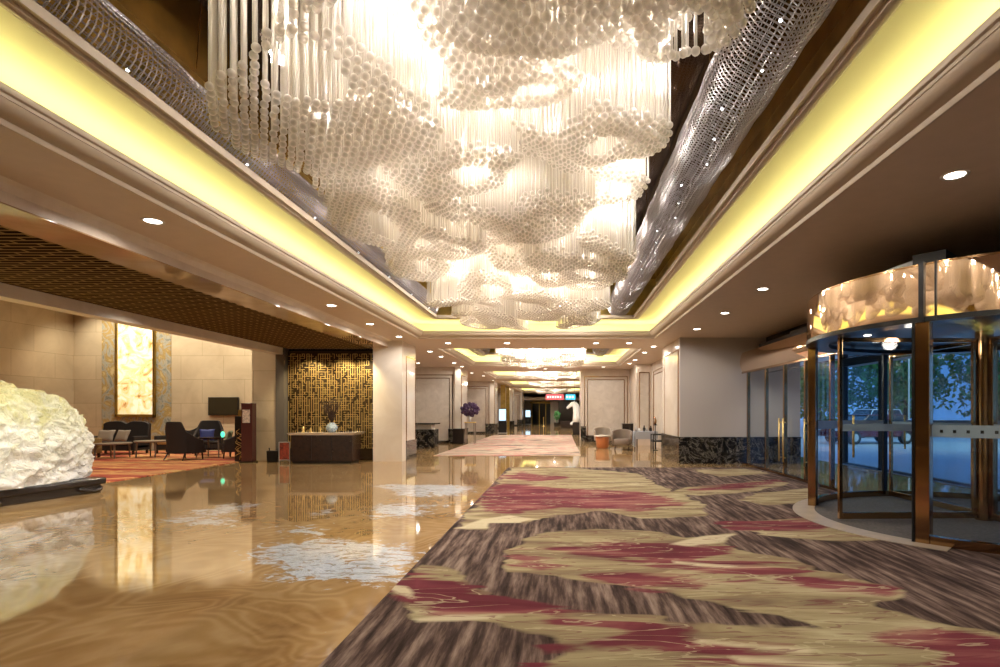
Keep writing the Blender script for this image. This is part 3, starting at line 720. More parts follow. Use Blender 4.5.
for k, (px, py) in enumerate([(448,344.5),(507,343.5),(596,341),(629,340)]):
    downlight((px-VX)*17.9/FP, 17.9, f'{("leftmost","second from left","third from left","rightmost")[k]} downlight on the cross beam between the first two ceiling recesses', 55)
for k, (px, py) in enumerate([(430,351.5),(441,356.6),(454,363),(462,366.5),(472,373),(418,363)]):
    Yd = FP*(ZC-EYE)/(VY-py); downlight((px-VX)*Yd/FP, Yd, f'small looking downlight in the far left ceiling, {ordn[k]} along the row' if k < 5 else 'downlight set apart over the left corridor alcove', 55)
for k, (px, py) in enumerate([(653.5,346.5),(644.5,352.5),(635,360),(629.5,363.5),(603.5,367)]):
    Yd = FP*(ZC-EYE)/(VY-py); downlight((px-VX)*Yd/FP, Yd, f'small looking downlight in the far right ceiling, {ordn[k]} along the row' if k < 4 else 'downlight over the framed wall panel facing the camera', 55)
for k, (x, y) in enumerate([(-4.8,34),(-4.8,39),(-4.8,50),(-4.8,64),(-.8,28.5),(-.8,38.2),(-.8,50),(-.8,64.2),(3.0,33),(3,50)]):
    downlight(x, y, ('tiny downlight on the far left, beside the third framed bay','tiny downlight before the gold columns','tiny downlight just past the gold columns','tiny downlight near the far left kiosk','downlight on the soffit between second and third recess','downlight above the red banner sign','downlight on the soffit between fourth and fifth recess','downlight on the last soffit before the end doors','downlight hidden past the right framed wall','downlight at the far right of the hall')[k], 60)
# ------------------------------------------------------------------ jade boulder and plinth
t = thing('display_plinth', 'long low black wooden plinth with carved ends under the jade boulder', 'plinth', (-10.22, 8.0, 0), R(-6))
mb = MB(); mb.box(-1.02, 1.02, -3.3, 2.9, .15, .27)
mb.build('top_slab', M['dark'], t, bevel=.02)
mb = MB(); mb.box(-.97, .97, -3.22, 2.83, .0, .15); mb.build('apron', M['dark'], t, bevel=.01)
for sx in (-1, 1):
    for y in (-3.0, -1.0, .9, 2.65):
        mb = MB(); mb.tube([(sx*.98, y-.28, .10), (sx*1.0, y-.12, .06), (sx*1.02, y, .035), (sx*1.0, y+.12, .06), (sx*.98, y+.18, .10)], [.035,.045,.035,.045,.03], 10)
        mb.build('scroll_foot', M['dark'], t, True)
def boulder():
    import bmesh
    bm = bmesh.new(); bmesh.ops.create_icosphere(bm, subdivisions=7, radius=1)
    for v in bm.verts:
        d = v.co.copy(); n_ = Vector((abs(d.x)**.8*math.copysign(1, d.x), abs(d.y)**.56*math.copysign(1, d.y), abs(d.z)**.72*math.copysign(1, d.z)))
        p_ = Vector((n_.x*.92, n_.y*2.97, n_.z*1.17))
        q = Vector((p_.x*1.5, p_.y*1.5, p_.z*1.6))
        a = noise.fractal(q*1.0, .9, 2.0, 3)*.11
        rid = 1-abs(noise.noise(q*2.6+Vector((3,1,7))+Vector((noise.noise(q*2), noise.noise(q*2+Vector((9,0,0))), 0))*.9))*2
        rid2 = 1-abs(noise.noise(q*5.5+Vector((1,8,2))))*2
        p_ += d*(a+rid*.095+rid2*.05)
        if p_.z < -.56: p_.z = -.56
        v.co = p_
    me = bpy.data.meshes.new('carved_jade_boulder'); bm.to_mesh(me); bm.free()
    me.polygons.foreach_set('use_smooth', [True]*len(me.polygons)); me.materials.append(M['jade'])
    o = bpy.data.objects.new('carved_jade_boulder', me); C.objects.link(o); o.location = (-10.13, 8.08, .84); o.rotation_euler.z = R(-6); return o
tag(boulder(), 'huge pale carved jade boulder lit on a black plinth at the left', 'sculpture')
lamp('SPOT', 'jade_spot', (-7.2, 7.5, 3.22), 460, (1, .95, .86), (0, R(50), 0), spot_size=R(110), spot_blend=.6, shadow_soft_size=.1)
lamp('SPOT', 'jade_spot_end', (-7.6, 11.6, 3.22), 240, (1, .93, .82), (R(-20), R(48), 0), spot_size=R(100), spot_blend=.6, shadow_soft_size=.1)
for y in (6.5, 10): lamp('SPOT', 'jade_top', (-10.4, y, 5.9), 260, (1, .9, .65), spot_size=R(60), spot_blend=.6, shadow_soft_size=.1)
# ------------------------------------------------------------------ lounge
t = thing('onyx_light_panel', 'tall glowing onyx wall panel in a gold frame', 'wall panel', (-16.97, 21.98, 0))
MB().box(-.70, .70, -.05, -.01, 1.46, 5.6).build('glowing_stone', M['onyx'], t)
mb = MB(); mb.box(-.80, -.70, -.09, 0, 1.36, 5.7).box(.70, .80, -.09, 0, 1.36, 5.7).box(-.80, .80, -.09, 0, 1.36, 1.46).box(-.80, .80, -.09, 0, 5.6, 5.7)
mb.build('gold_frame', M['gold'], t, bevel=.01)
MB().box(-1.38, 1.38, -.005, .02, 0, 6.0).build('stone_surround', M['border'], t)
t = thing('wall_television', 'black flat television mounted on the pale lounge wall', 'television', (-13.45, 21.93, 0))
MB().box(-.60, .60, -.04, .05, 1.42, 2.14).build('casing', M['black'], t, bevel=.01)
MB().box(-.575, .575, -.046, -.04, 1.45, 2.115).build('screen', M['tvscreen'], t)
def wing_chair(label, x, y, rz, group, s=1.0, mt='darkfab'):
    t = thing('wingback_chair', label, 'armchair', (x, y, .014), rz, group)
    # front is -y
    mb = MB(); mb.prism([(-.40,-.38),(.40,-.38),(.43,.30),(-.43,.30)], .24*s, .40*s); mb.build('seat_frame', M[mt], t, bevel=.03)
    mb = MB(); mb.prism([(-.33,-.40),(.33,-.40),(.34,.22),(-.34,.22)], .40*s, .50*s); mb.build('seat_cushion', M[mt], t, bevel=.04)
    # curved back with wings: arc shell, height varies
    o = []; f = []; n = 24
    for i in range(n+1):
        u = i/n; a = PI*(1+u)          # from -x side round the back to +x
        ax = -math.cos(PI*u)*.46; ay = .02+math.sin(PI*u)**.6*.36 if 0 < u < 1 else -.02
        if u < .14 or u > .86: ay = -.30+min(u, 1-u)/.14*.45
        hh = (.62+.58*min(1, (min(u, 1-u)/.30))**1.3)*s
        hh += .03*math.sin(PI*u)
        inx, iny = ax*.84, ay-.075
        flare = 1+.10*(hh/1.2)
        o += [(ax,ay,.22*s),(ax*flare,ay+.05,hh),(inx*flare,iny+.05,hh),(inx,iny,.22*s)]
    for i in range(n):
        b_ = i*4; d_ = b_+4
        for k in range(4): f.append((b_+k, d_+k, d_+(k+1)%4, b_+(k+1)%4))
    f += [(0,1,2,3),(n*4+3,n*4+2,n*4+1,n*4)]
    MB().add(o, f).build('backrest', M[mt], t, 'auto', bevel=.015)
    for sx in (-1, 1):
        MB().tube([(sx*.35, -.32, .25*s), (sx*.36, -.34, 0)], [.028, .016], 8).build('leg', M['wood'], t)
        MB().tube([(sx*.34, .26, .25*s), (sx*.38, .40, 0)], [.028, .016], 8).build('leg', M['wood'], t)
    return t
def cushion(name, label, x, y, z, rz, tilt, m_, w_=.45, h_=.42, d_=.13, group=None):
    mb = MB(); n = 12; o = []; f = []
    for side in (-1, 1):
        for i in range(n+1):
            for j in range(n+1):
                u, v = i/n*2-1, j/n*2-1
                pin = 1-.10*(1-abs(u*v)**.7)*(max(abs(u), abs(v))**3)
                th_ = (max(0, (1-u**4)*(1-v**4)))**.5
                o.append((u*w_/2*pin, side*d_/2*th_, (v*h_/2*pin)))
    for s_ in range(2):
        b_ = s_*(n+1)**2
        for i in range(n):
            for j in range(n):
                q = (b_+i*(n+1)+j, b_+(i+1)*(n+1)+j, b_+(i+1)*(n+1)+j+1, b_+i*(n+1)+j+1)
                f.append(q if s_ == 0 else q[::-1])
    ob = mb.add(o, f).build(name, m_, smooth=True); ob.location = (x, y, z); ob.rotation_euler = (tilt, 0, rz)
    return tag(ob, label, 'cushion', group)
G1 = 'black wingback chairs round the lounge table'
wing_chair('black wingback chair with its back to the hall, left of the lounge table', -12.15, 17.75, R(165), G1)
wing_chair('black wingback chair holding the blue cushion, behind the lounge table', -12.65, 19.75, R(25), G1)
wing_chair('black wingback chair facing left with a pale green cushion, nearest the brown totem', -10.85, 18.5, R(-75), G1)
cushion('throw_cushion', 'shiny blue cushion on the wingback chair behind the table', -12.50, 19.42, .74, R(25), R(-15), M['bluecush'])
cushion('throw_cushion', 'pale green and white cushion on the chair nearest the totem', -11.12, 18.42, .74, R(-75), R(-15), M['greencush'], .40, .38)
def low_table(name, label, x, y, w_, d_, h_, topm, round_=False):
    t = thing(name, label, 'table', (x, y, .014))
    mb = MB()
    if round_: mb.lathe([(w_/2-.02, h_-.05), (w_/2, h_-.03), (w_/2, h_), (0.001, h_)], 0, 0, 0, 36, False); mb.lathe([(0.001, h_-.05), (w_/2-.02, h_-.05)], 0,0,0,36,False)
    else: mb.box(-w_/2, w_/2, -d_/2, d_/2, h_-.05, h_)
    mb.build('tabletop', topm, t)
    for sx in (-1, 1):
        for sy in (-1, 1):
            k = .62 if round_ else .88
            MB().tube([(sx*w_/2*k*.95, sy*d_/2*k*.95, h_-.05), (sx*w_/2*k, sy*d_/2*k, 0)], [.03, .02], 8).build('leg', M['taupefab'], t)
    return t
t = low_table('lounge_table', 'dark low table between the black wingback chairs', -11.85, 18.75, .85, .7, .68, M['wood'])
MB().box(-.36, .36, -.28, .28, .26, .30).build('lower_shelf', M['wood'], t)
tag(MB().lathe([(.035,0),(.04,.02),(.065,.07),(.06,.14),(.03,.19)], -11.5, 18.7, .694, 18).build('candle_lamp', M['greenlamp'], smooth=True), 'small glowing green candle lamp on the dark lounge table', 'lamp')
low_table('coffee_table', 'round grey coffee table beside the jade boulder, left of its pair', -15.0, 18.4, 1.05, 1.05, .50, M['silvercush'], True)
low_table('coffee_table', 'larger round grey coffee table, right of its pair by the onyx panel', -13.95, 18.8, 1.05, 1.05, .56, M['silvercush'], True)
def sofa(label, x, y, rz, w_, h_, m_, seatm, curved=True):
    t = thing('lounge_sofa', label, 'sofa', (x, y, .014), rz)
    MB().box(-w_/2, w_/2, -.42, .35, .14, .34).build('base', m_, t, bevel=.03)
    n = 2 if w_ > 1.2 else 1
    for k in range(n):
        a = -w_/2+.12+k*(w_-.24)/n; MB().box(a+.005, a+(w_-.24)/n-.005, -.44, .25, .34, .46).build('seat_cushion', seatm, t, bevel=.04)
    mb = MB(); o = []; nn = 20
    for i in range(nn+1):
        u = i/nn; xx = -w_/2+u*w_; hh = h_-(.12*abs(math.sin(2*PI*u-PI/2)) if not curved else .0)-(.10*(2*abs(u-.5))**6)
        if curved: hh -= .10*max(0, 1-abs(u-.5)*8)
        o += [(xx, .22, .34), (xx, .28, hh), (xx, .42, hh), (xx, .38, .14)]
    f = []
    for i in range(nn):
        b_ = i*4; d_ = b_+4
        for k in range(4): f.append((b_+k, d_+k, d_+(k+1)%4, b_+(k+1)%4))
    f += [(0,1,2,3),(nn*4+3,nn*4+2,nn*4+1,nn*4)]
    mb.add(o, f).build('backrest', m_, t, 'auto', bevel=.02)
    for sx in (-1, 1):
        MB().box(min(sx*w_/2, sx*(w_/2-.12)), max(sx*w_/2, sx*(w_/2-.12)), -.42, .3, .2, .66).build('armrest', m_, t, bevel=.035)
        for yy in (-.36, .3): MB().cbox(sx*(w_/2-.08), yy, 0, .14, .06, .06).build('leg', M['wood'], t)
    return t
sofa('dark high backed sofa under the onyx panel with two taupe cushions', -16.2, 20.2, 0, 1.7, 1.20, M['darkfab'], M['darkfab'])
cushion('throw_cushion', 'taupe satin cushion on the dark sofa, beside the jade boulder', -16.35, 19.75, .70, R(8), R(-25), M['silvercush'], .55, .45, group='taupe cushions on the dark sofa')
cushion('throw_cushion', 'taupe satin cushion on the dark sofa, further from the jade boulder', -15.75, 19.75, .70, R(-6), R(-25), M['silvercush'], .50, .45, group='taupe cushions on the dark sofa')
sofa('tan seated armchair partly hidden by the jade boulder', -16.05, 18.3, R(90), .9, .95, M['tanfab'], M['tanfab'], False)
sofa('dark low backed settee with tan seat beneath the wall, behind the wingback chair', -14.2, 20.6, 0, 1.5, .95, M['darkfab'], M['tanfab'], False)
t = thing('totem_sign', 'tall maroon totem sign with a card holder before the lounge pillar', 'sign', (-9.62, 16.95, 0))
MB().box(-.17, .17, -.12, .12, 0, 1.82).build('body', M['brownpanel'], t, bevel=.008)
MB().box(-.20, .20, -.15, .15, 0, .04).build('base', M['black'], t)
MB().box(-.12, .10, -.135, -.12, 1.22, 1.62).build('card', M['paper'], t)
t = thing('display_stand', 'narrow dark display stand with bronze fretwork left of the maroon totem', 'stand', (-9.95, 17.1, 0))
MB().box(-.15, .13, -.08, .08, 0, 1.42).build('body', M['dark'], t, bevel=.006)
mb = MB(); rr = random.Random(5)
for k in range(16):
    mb.tube([(-.12+rr.random()*.2, -.085, .08+k*.055), (-.12+rr.random()*.2, -.10, .14+k*.055), (-.12+rr.random()*.2, -.085, .2+k*.055)], .008, 5)
mb.build('fretwork', M['goldleaf'], t)
MB().box(-.05, .10, -.07, .07, 1.42, 1.62).build('lamp_head', M['gold'], t)
# ------------------------------------------------------------------ console and objects before the gold screen
t = thing('console_desk', 'long dark lacquer console with a pale stone top before the gold screen', 'console', (-7.16, 16.8, 0))
MB().box(-.92, .92, -.36, .36, .07, .86).build('body', M['wood'], t, bevel=.01)
MB().box(-.88, .88, -.32, .32, 0, .07).build('plinth', M['black'], t)
mb = MB(); mb.add([(-.96,-.40,.86),(.96,-.40,.86),(.96,.40,.86),(-.96,.40,.86),(-1.0,-.44,.92),(1.06,-.44,.94),(1.06,.40,.94),(-1.0,.40,.92)], [(3,2,1,0),(4,5,6,7),(0,1,5,4),(1,2,6,5),(2,3,7,6),(3,0,4,7)])
mb.build('stone_top', M['cream'], t)
for x in (-.3, .3): MB().box(x-.004, x+.004, -.366, -.36, .12, .82).build('door_gap', M['black'], t)
m, tt, b = nodes('blue_white_porcelain'); f = nz(tt, pos(tt), 14, 4, .6, 1.5)
tt.links.new(ramp(tt, f, [(.42, (.55,.60,.60)), (.5, (.05,.13,.30)), (.56, (.50,.60,.62))]), b.inputs['Base Color']); b.inputs['Roughness'].default_value = .12
M['porcelain'] = m
tag(MB().lathe([(.07,0),(.10,.02),(.165,.10),(.17,.16),(.13,.24),(.07,.275),(.075,.30),(.06,.30)], -6.98, 16.75, .932, 28).build('porcelain_vase', M['porcelain'], smooth=True), 'round blue and white porcelain vase on the dark console', 'vase')
mb = MB(); rr = random.Random(9)
for k in range(46):
    a = rr.uniform(0, 2*PI); e = rr.uniform(.15, 1.0); L = rr.uniform(.5, .85)
    p0 = Vector((0,0,.02)); d_ = Vector((math.cos(a)*e*.62, math.sin(a)*e*.3, 1)).normalized(); pts = [p0]
    for j in range(5): pts.append(pts[-1]+(d_+Vector((rr.uniform(-.25,.25), rr.uniform(-.2,.2), rr.uniform(-.1,.1)))).normalized()*L/5)
    mb.tube(pts, [.007,.006,.006,.005,.004,.003], 5)
    for j in (2,3,4,5): mb.ball(pts[j], .014, .014, .02, 6, 4)
ob = mb.build('dried_branches', M['twig'], loc=(-6.98, 16.75, 1.2)); tag(ob, 'spray of dark dried branches in the porcelain vase', 'branches')
for k, (x, h_) in enumerate([(-7.85, .19), (-7.62, .15), (-7.33, .20)]):
    tag(MB().lathe([(.05,0),(.055,.02),(.02,.05),(.045,h_*.5),(.03,h_*.8),(.01,h_)], x, 16.75, .925, 14).build('gold_figurine', M['goldleaf'], smooth=True),
        f'small gold figurine on the console, {("farthest from","middle of three left of","closest to")[k]} the porcelain vase', 'figurine', 'gold figurines on the console')
t = thing('notice_stand', 'white framed standing notice with red brown print left of the console', 'sign', (-8.42, 16.75, 0))
mb = MB()
for a in ((-.17,-.15,0,.64),(.15,.17,0,.64)): mb.box(a[0], a[1], -.02, .02, a[2], a[3])
mb.box(-.15, .15, -.02, .02, .62, .64).box(-.15, .15, -.02, .02, .08, .10); mb.build('frame', M['steel'], t)
MB().box(-.149, .149, -.008, .008, .10, .62).build('print', M['poster'], t)
t = thing('waste_bin', 'small black square bin with two lid knobs by the grey jamb', 'bin', (-8.85, 16.95, 0))
MB().cbox(0, 0, 0, .36, .30, .26, 0, 1.06, 1.06).build('body', M['black'], t, bevel=.01)
for sx in (-1, 1): MB().tube([(sx*.13, 0, .36), (sx*.14, 0, .42)], .016, 8).ball((sx*.14, 0, .43), .022, n=8, m=6).build('knob', M['black'], t, True)
# ------------------------------------------------------------------ left corridor pieces
t = thing('stone_counter', 'low dark marble counter with an overhanging ledge in the left corridor', 'counter', (-6.0, 24.0, 0))
MB().box(-.75, .55, -.4, .5, 0, .80).build('body', M['blackmarble'], t, bevel=.01)
MB().box(-.80, .62, -.48, .52, 1.02, 1.07).build('ledge', M['dark'], t)
MB().box(-.70, .40, -.2, .4, .80, 1.02).build('upstand', M['cream'], t)
t = thing('flower_plinth', 'glossy black square plinth before the second left pillar', 'plinth', (-4.98, 26.9, 0))
MB().box(-.26, .26, -.26, .26, .02, .74).build('body', M['dark'], t, bevel=.008); MB().box(-.22, .22, -.22, .22, 0, .02).build('base', M['black'], t)
t = low_table('gold_side_table', 'small gold side table carrying the purple flowers', -4.43, 26.9, .5, .5, 1.05, M['goldleaf'])
t = thing('purple_bouquet', 'large round bouquet of dark purple flowers in a slim vase', 'flowers', (-4.45, 26.9, 1.064))
MB().lathe([(.06,0),(.05,.1),(.08,.22),(.05,.30)], 0, 0, 0, 14).build('vase', M['white'], t, True)
mb = MB(); rr = random.Random(4)
for k in range(170):
    u = rr.uniform(-1,1); a = rr.uniform(0,2*PI); q = math.sqrt(1-u*u); r0 = rr.uniform(.7,1)
    mb.ball((.46*r0*q*math.cos(a), .4*r0*q*math.sin(a), .60+.32*r0*u), rr.uniform(.04,.075), n=7, m=5)
for k in range(10): mb.tube([(0,0,.25),(.2*math.cos(k), .2*math.sin(k), .5)], .008, 5)
mb.build('blooms', M['purple'], t)
def kiosk(label, x, y, s=1):
    t = thing('screen_kiosk', label, 'kiosk', (x, y, 0), 0, 'standing screen kiosks')
    MB().box(-.30*s, .30*s, -.12, .12, .03, .85).build('body', M['black'], t, bevel=.01)
    MB().box(-.34*s, .34*s, -.16, .16, 0, .03).build('base', M['steel'], t)
    MB().box(-.28*s, .28*s, -.08, .08, .85, 1.80).build('screen_housing', M['black'], t)
    MB().box(-.25*s, .25*s, -.085, -.08, .92, 1.76).build('screen', M['screen'], t)
kiosk('black floor kiosk with a lit pale blue screen by the gold columns', -4.3, 40.5)
kiosk('distant black floor kiosk with a lit blue screen near the end doors', -4.2, 70, 1.2)
tag(MB().lathe([(.14,0),(.14,.03),(.03,.06),(.03,.9),(.05,.92),(.05,.97),(.02,1.0)], -1.9, 60, 0, 14).build('gold_bollard', M['goldleaf'], smooth=True), 'slim gold rope post before the distant doors', 'post')
t = thing('potted_tree', 'distant leafy green potted plant beside the pale end column', 'plant', (-.45, 58, 0))
MB().lathe([(.25,0),(.32,.45),(.30,.45)], 0,0,0,18).build('pot', M['dark'], t)
mb = MB(); rr = random.Random(2)
mb.tube([(0,0,.4),(0,0,1.0)], .03, 6)
for k in range(160):
    a = rr.uniform(0,2*PI); u = rr.uniform(-1,1); q = math.sqrt(1-u*u)*.42*rr.uniform(.3,1); c_ = Vector((q*math.cos(a), q*math.sin(a), 1.2+u*.45)); e_ = Vector((rr.uniform(-1,1),rr.uniform(-1,1),rr.uniform(-.5,1)))*.12; g_2 = Vector((rr.uniform(-1,1),rr.uniform(-1,1),rr.uniform(-.5,1)))*.06
    mb.add([c_-e_, c_+g_2, c_+e_, c_-g_2], [(0,1,2,3)])
M['plantleaf'] = mat('potted_leaves', (.06,.28,.07), .5)
mb.build('foliage', M['plantleaf'], t)
tag(MB().box(-.05, 1.45, 53, 54, 0, .66).build('planter_box', M['wood'], bevel=.01), 'distant long dark planter box behind the white horse', 'planter')
t = thing('horse_statue', 'white horse head and neck sculpture on a dark pedestal in the far hall', 'sculpture', (.95, 38, 0))
MB().box(-.15, .30, -.25, .25, 0, .85).build('pedestal', M['dark'], t, bevel=.01)
mb = MB()
mb.tube([(.12,0,.85),(.14,0,1.15),(.14,0,1.5),(.08,0,1.85),(-.06,0,2.08),(-.22,0,2.12)], [.28,.27,.25,.22,.17,.13], 16)
mb.tube([(-.02,0,2.12),(-.18,0,2.10),(-.36,0,1.96),(-.50,0,1.84),(-.56,0,1.80)], [.15,.155,.12,.085,.07], 14)
for sy in (-1,1): mb.tube([(-.05, sy*.07, 2.20), (-.03, sy*.09, 2.36)], [.035,.006], 7)
mb.tube([(.05,0,2.24),(.20,0,2.05),(.32,0,1.7),(.36,0,1.3)], [.04,.07,.08,.05], 8)
mb.build('horse_head', M['white'], t, True)
mb = MB()
for k in range(5): mb.ball((-.22+k*.07, -.1, .75+.05*(k % 2)), .11, n=10, m=7)
mb.build('white_drapery', M['white'], t, True)
for nm, lb, x0, x1, m_, n_ in (('red_banner_sign', 'red lit banner sign hanging over the far hall', -1.08, .19, 'redsign', 6), ('blue_screen_sign', 'blue lit screen sign hanging right of the red banner', .33, 1.02, 'bluesign', 3)):
    t = thing(nm, lb, 'sign', ((x0+x1)/2, 38.9, 0)); w_ = (x1-x0)/2
    MB().box(-w_, w_, 0, .08, 2.42, 2.80).build('sign_box', M[m_], t)
    mb = MB()
    for k in range(n_):
        a = -w_*.85+k*w_*1.7/n_; mb.box(a, a+w_*1.1/n_, -.01, 0, 2.54, 2.68)
    mb.build('glyphs', M['signwhite'], t)
    for sx in (-1, 1): MB().tube([(sx*w_*.8,.04,2.8),(sx*w_*.8,.04,ZC)], .01, 5).build('hanger', M['black'], t)
# ------------------------------------------------------------------ right seating group
def tub_chair(label, x, y, rz, m_, legm='wood', s=1.0):
    t = thing('tub_chair', label, 'armchair', (x, y, 0), rz)
    o = []; f = []; n = 24
    for i in range(n+1):
        u = i/n; a = R(-25)+R(230)*u; hh = (.62+.22*math.sin(PI*u)**.7)*s
        r0, r1 = .37, .44
        o += [(r1*.93*math.cos(a), r1*.93*math.sin(a), .22),(r1*math.cos(a), r1*math.sin(a), hh),(r0*math.cos(a), r0*math.sin(a), hh),(r0*.93*math.cos(a), r0*.93*math.sin(a), .22)]
    for i in range(n):
        b_ = i*4; d_ = b_+4
        for k in range(4): f.append((b_+k, b_+(k+1)%4, d_+(k+1)%4, d_+k))
    f += [(3,2,1,0),(n*4,n*4+1,n*4+2,n*4+3)]
    MB().add(o, f).build('backrest', m_, t, 'auto', bevel=.02)
    MB().lathe([(.33,.20),(.36,.24),(.36,.40),(.32,.45),(.001,.46)], 0, -.03, 0, 24).build('seat', m_, t, 'auto')
    for sx in (-1,1):
        for sy in (-1,1): MB().tube([(sx*.24, sy*.24, .22),(sx*.29, sy*.29, 0)], [.022,.014], 7).build('leg', M[legm], t)
    return t
tub_chair('rounded taupe leather armchair seen from behind near the right pilaster', 2.50, 22.6, R(-8), M['taupefab'])
t = tub_chair('dark framed chair with a pale back facing the hall, behind the small table', 1.95, 25.6, R(5), M['silvercush'])
t = thing('side_table', 'small round table with a pale top and orange wood drum beside the taupe armchair', 'table', (1.78, 23.6, 0))
MB().lathe([(.22,0),(.26,.04),(.30,.46),(.28,.50)], 0,0,0,26).build('drum_base', M['orangewood'], t, 'auto')
MB().lathe([(.36,.50),(.37,.52),(.37,.55),(.35,.56)], 0,0,0,30).build('tabletop', M['cream'], t, 'auto')
t = thing('cloth_table', 'table under a grey cloth set with tea things beside the armchair', 'table', (3.50, 22.9, 0))
MB().box(-.42, .42, -.38, .38, .70, .74).build('tabletop', M['wood'], t)
mb = MB(); mb.box(-.45, .45, -.41, .41, .741, .752).box(-.45, .45, -.42, -.405, .44, .752).box(-.46, -.445, -.41, .41, .12, .752).box(.445, .46, -.41, .41, .50, .752)
mb.build('cloth', M['greyfab'], t)
for sx in (-1,1):
    for sy in (-1,1): MB().cbox(sx*.38, sy*.34, 0, .70, .045, .045).build('leg', M['wood'], t)
for k, (x, y, h_, mm) in enumerate([(3.12,22.8,.20,'silver'),(3.26,22.95,.13,'white'),(3.44,22.75,.24,'dark'),(3.58,22.9,.16,'silver'),(3.72,22.8,.22,'dark')]):
    tag(MB().lathe([(.035,0),(.055,.03),(.06,h_*.5),(.025,h_*.8),(.03,h_)], x, y, .754, 14).build('tea_pot', M[mm], smooth=True), f'{("silver jug at the near left corner","small white cup","tall dark bottle in the middle","silver jug toward the wall","dark bottle nearest the pilaster")[k]} on the grey cloth table', 'tableware', 'tableware on the grey cloth table')
t = thing('dark_chair', 'black slatted armchair between the cloth table and the right pilaster', 'chair', (3.78, 21.3, 0), R(-90))
MB().box(-.28, .28, -.28, .26, .40, .46).build('seat', M['darkfab'], t, bevel=.02)
mb = MB().box(-.28, .28, .22, .27, .80, .88)
for k in range(5): mb.box(-.25+k*.115, -.21+k*.115, .23, .26, .46, .80)
mb.build('backrest', M['black'], t)
for sx in (-1,1):
    MB().cbox(sx*.27, -.25, 0, .66, .04, .04).build('leg', M['black'], t); MB().cbox(sx*.27, .24, 0, .80, .04, .04).build('leg', M['black'], t)
    MB().cbox(sx*.27, 0, .66, .70, .05, .54).build('armrest', M['black'], t)
t = thing('easel_stand', 'slim black post with a small bird ornament behind the black chair', 'ornament', (3.80, 22.2, 0))
MB().lathe([(.12,0),(.12,.02),(.02,.04),(.02,1.0),(.09,1.02),(.09,1.04)], 0,0,0,14).build('post', M['black'], t)
MB().tube([(0,0,1.04),(.02,0,1.2),(.0,0,1.32),(-.05,0,1.36)], [.05,.045,.02,.01], 8).build('bird', M['bronze'], t, True)
t = thing('dark_cabinet', 'small black cabinet standing before the framed panel wall behind the armchair', 'cabinet', (3.3, 27.2, 0))
MB().box(-.28, .28, -.2, .2, 0, .95).build('body', M['dark'], t, bevel=.01); MB().box(-.30, .30, -.22, .22, .95, .98).build('top', M['black'], t)
# ------------------------------------------------------------------ right facade with side doors
FXX = 5.42
wall('wall_facade_upper', FXX+.75, FXX+.85, -8, 16.55, 2.72, ZC, M['dark'])
wall('wall_facade_near', FXX+.05, FXX+.2, -8, 4.6, 0, ZC, M['paint_wall'])
t = thing('glass_side_doors', 'glass side doors in bronze frames under a mirrored header, beyond the revolving door', 'door', (FXX, 0, 0))
yb = [15.9, 14.5, 13.3, 12.15, 11.0]
hp = [(.75, 2.73), (-.05, 2.73)]+[(-.05-.07*math.sin(PI*k/14), 2.73+.57*k/14) for k in range(1, 14)]+[(-.05, 3.30), (.75, 3.30)]; nh = len(hp)
MB().add([(x, 10.6, z) for x, z in hp]+[(x, 16.3, z) for x, z in hp], [tuple(range(nh-1,-1,-1)), tuple(range(nh, 2*nh))]+[(i, (i+1)%nh, nh+(i+1)%nh, nh+i) for i in range(nh)]).build('header', M['rose'], t, 'auto')
MB().box(.05, .75, 10.9, 15.2, 3.30, 3.42).box(.2, .75, 10.9, 13.5, 3.42, 3.52).build('header_top', M['black'], t)
MB().box(-.07, -.03, 10.6, 16.3, 2.68, 2.73).box(-.05, .03, 10.6, 16.3, 0, .06).build('header_rail', M['bronze'], t)
for y in yb: MB().box(-.045, .045, y-.035, y+.035, .06, 2.72).build('post', M['bronze'], t, bevel=.006)
for a, b_ in zip(yb[:-1], yb[1:]):
    MB().box(-.006, .006, b_+.036, a-.036, .06, 2.70).build('glass_pane', M['glass'], t)
for y in (13.42, 13.18, 12.02):
    mb = MB().tube([(-.10, y, .35), (-.10, y, 1.40)], .018, 10).tube([(-.10, y, .45), (-.04, y, .45)], .012, 8).tube([(-.10, y, 1.30), (-.04, y, 1.30)], .012, 8)
    mb.build('pull_handle', M['goldleaf'], t, True)
# outer glass line
t = thing('outer_glazing', 'dark mullioned outer glass line of the entrance', 'glazing', (8.52, 0, 0))
ym = [16.5, 14.6, 12.9, 11.2, 10.2, 5.4, 4.2]
for y in ym: MB().box(-.06, .06, y-.07, y+.07, 0, 2.9).build('mullion', M['black'], t)
for a, b_ in ((16.5,14.6),(14.6,12.9),(12.9,11.2),(11.2,10.2),(5.4,4.2)):
    MB().box(-.006, .006, b_+.07, a-.07, .05, 2.8).build('glass_pane', M['glass'], t)
MB().box(-.08, .3, 4.0, 16.6, 2.9, 3.78).box(-.06, .06, 10.2, 16.5, 0, .05).build('head_beam', M['black'], t)
wall('wall_outer_near', 8.3, 8.42, -8, 3.95, 0, ZC, M['dark'])
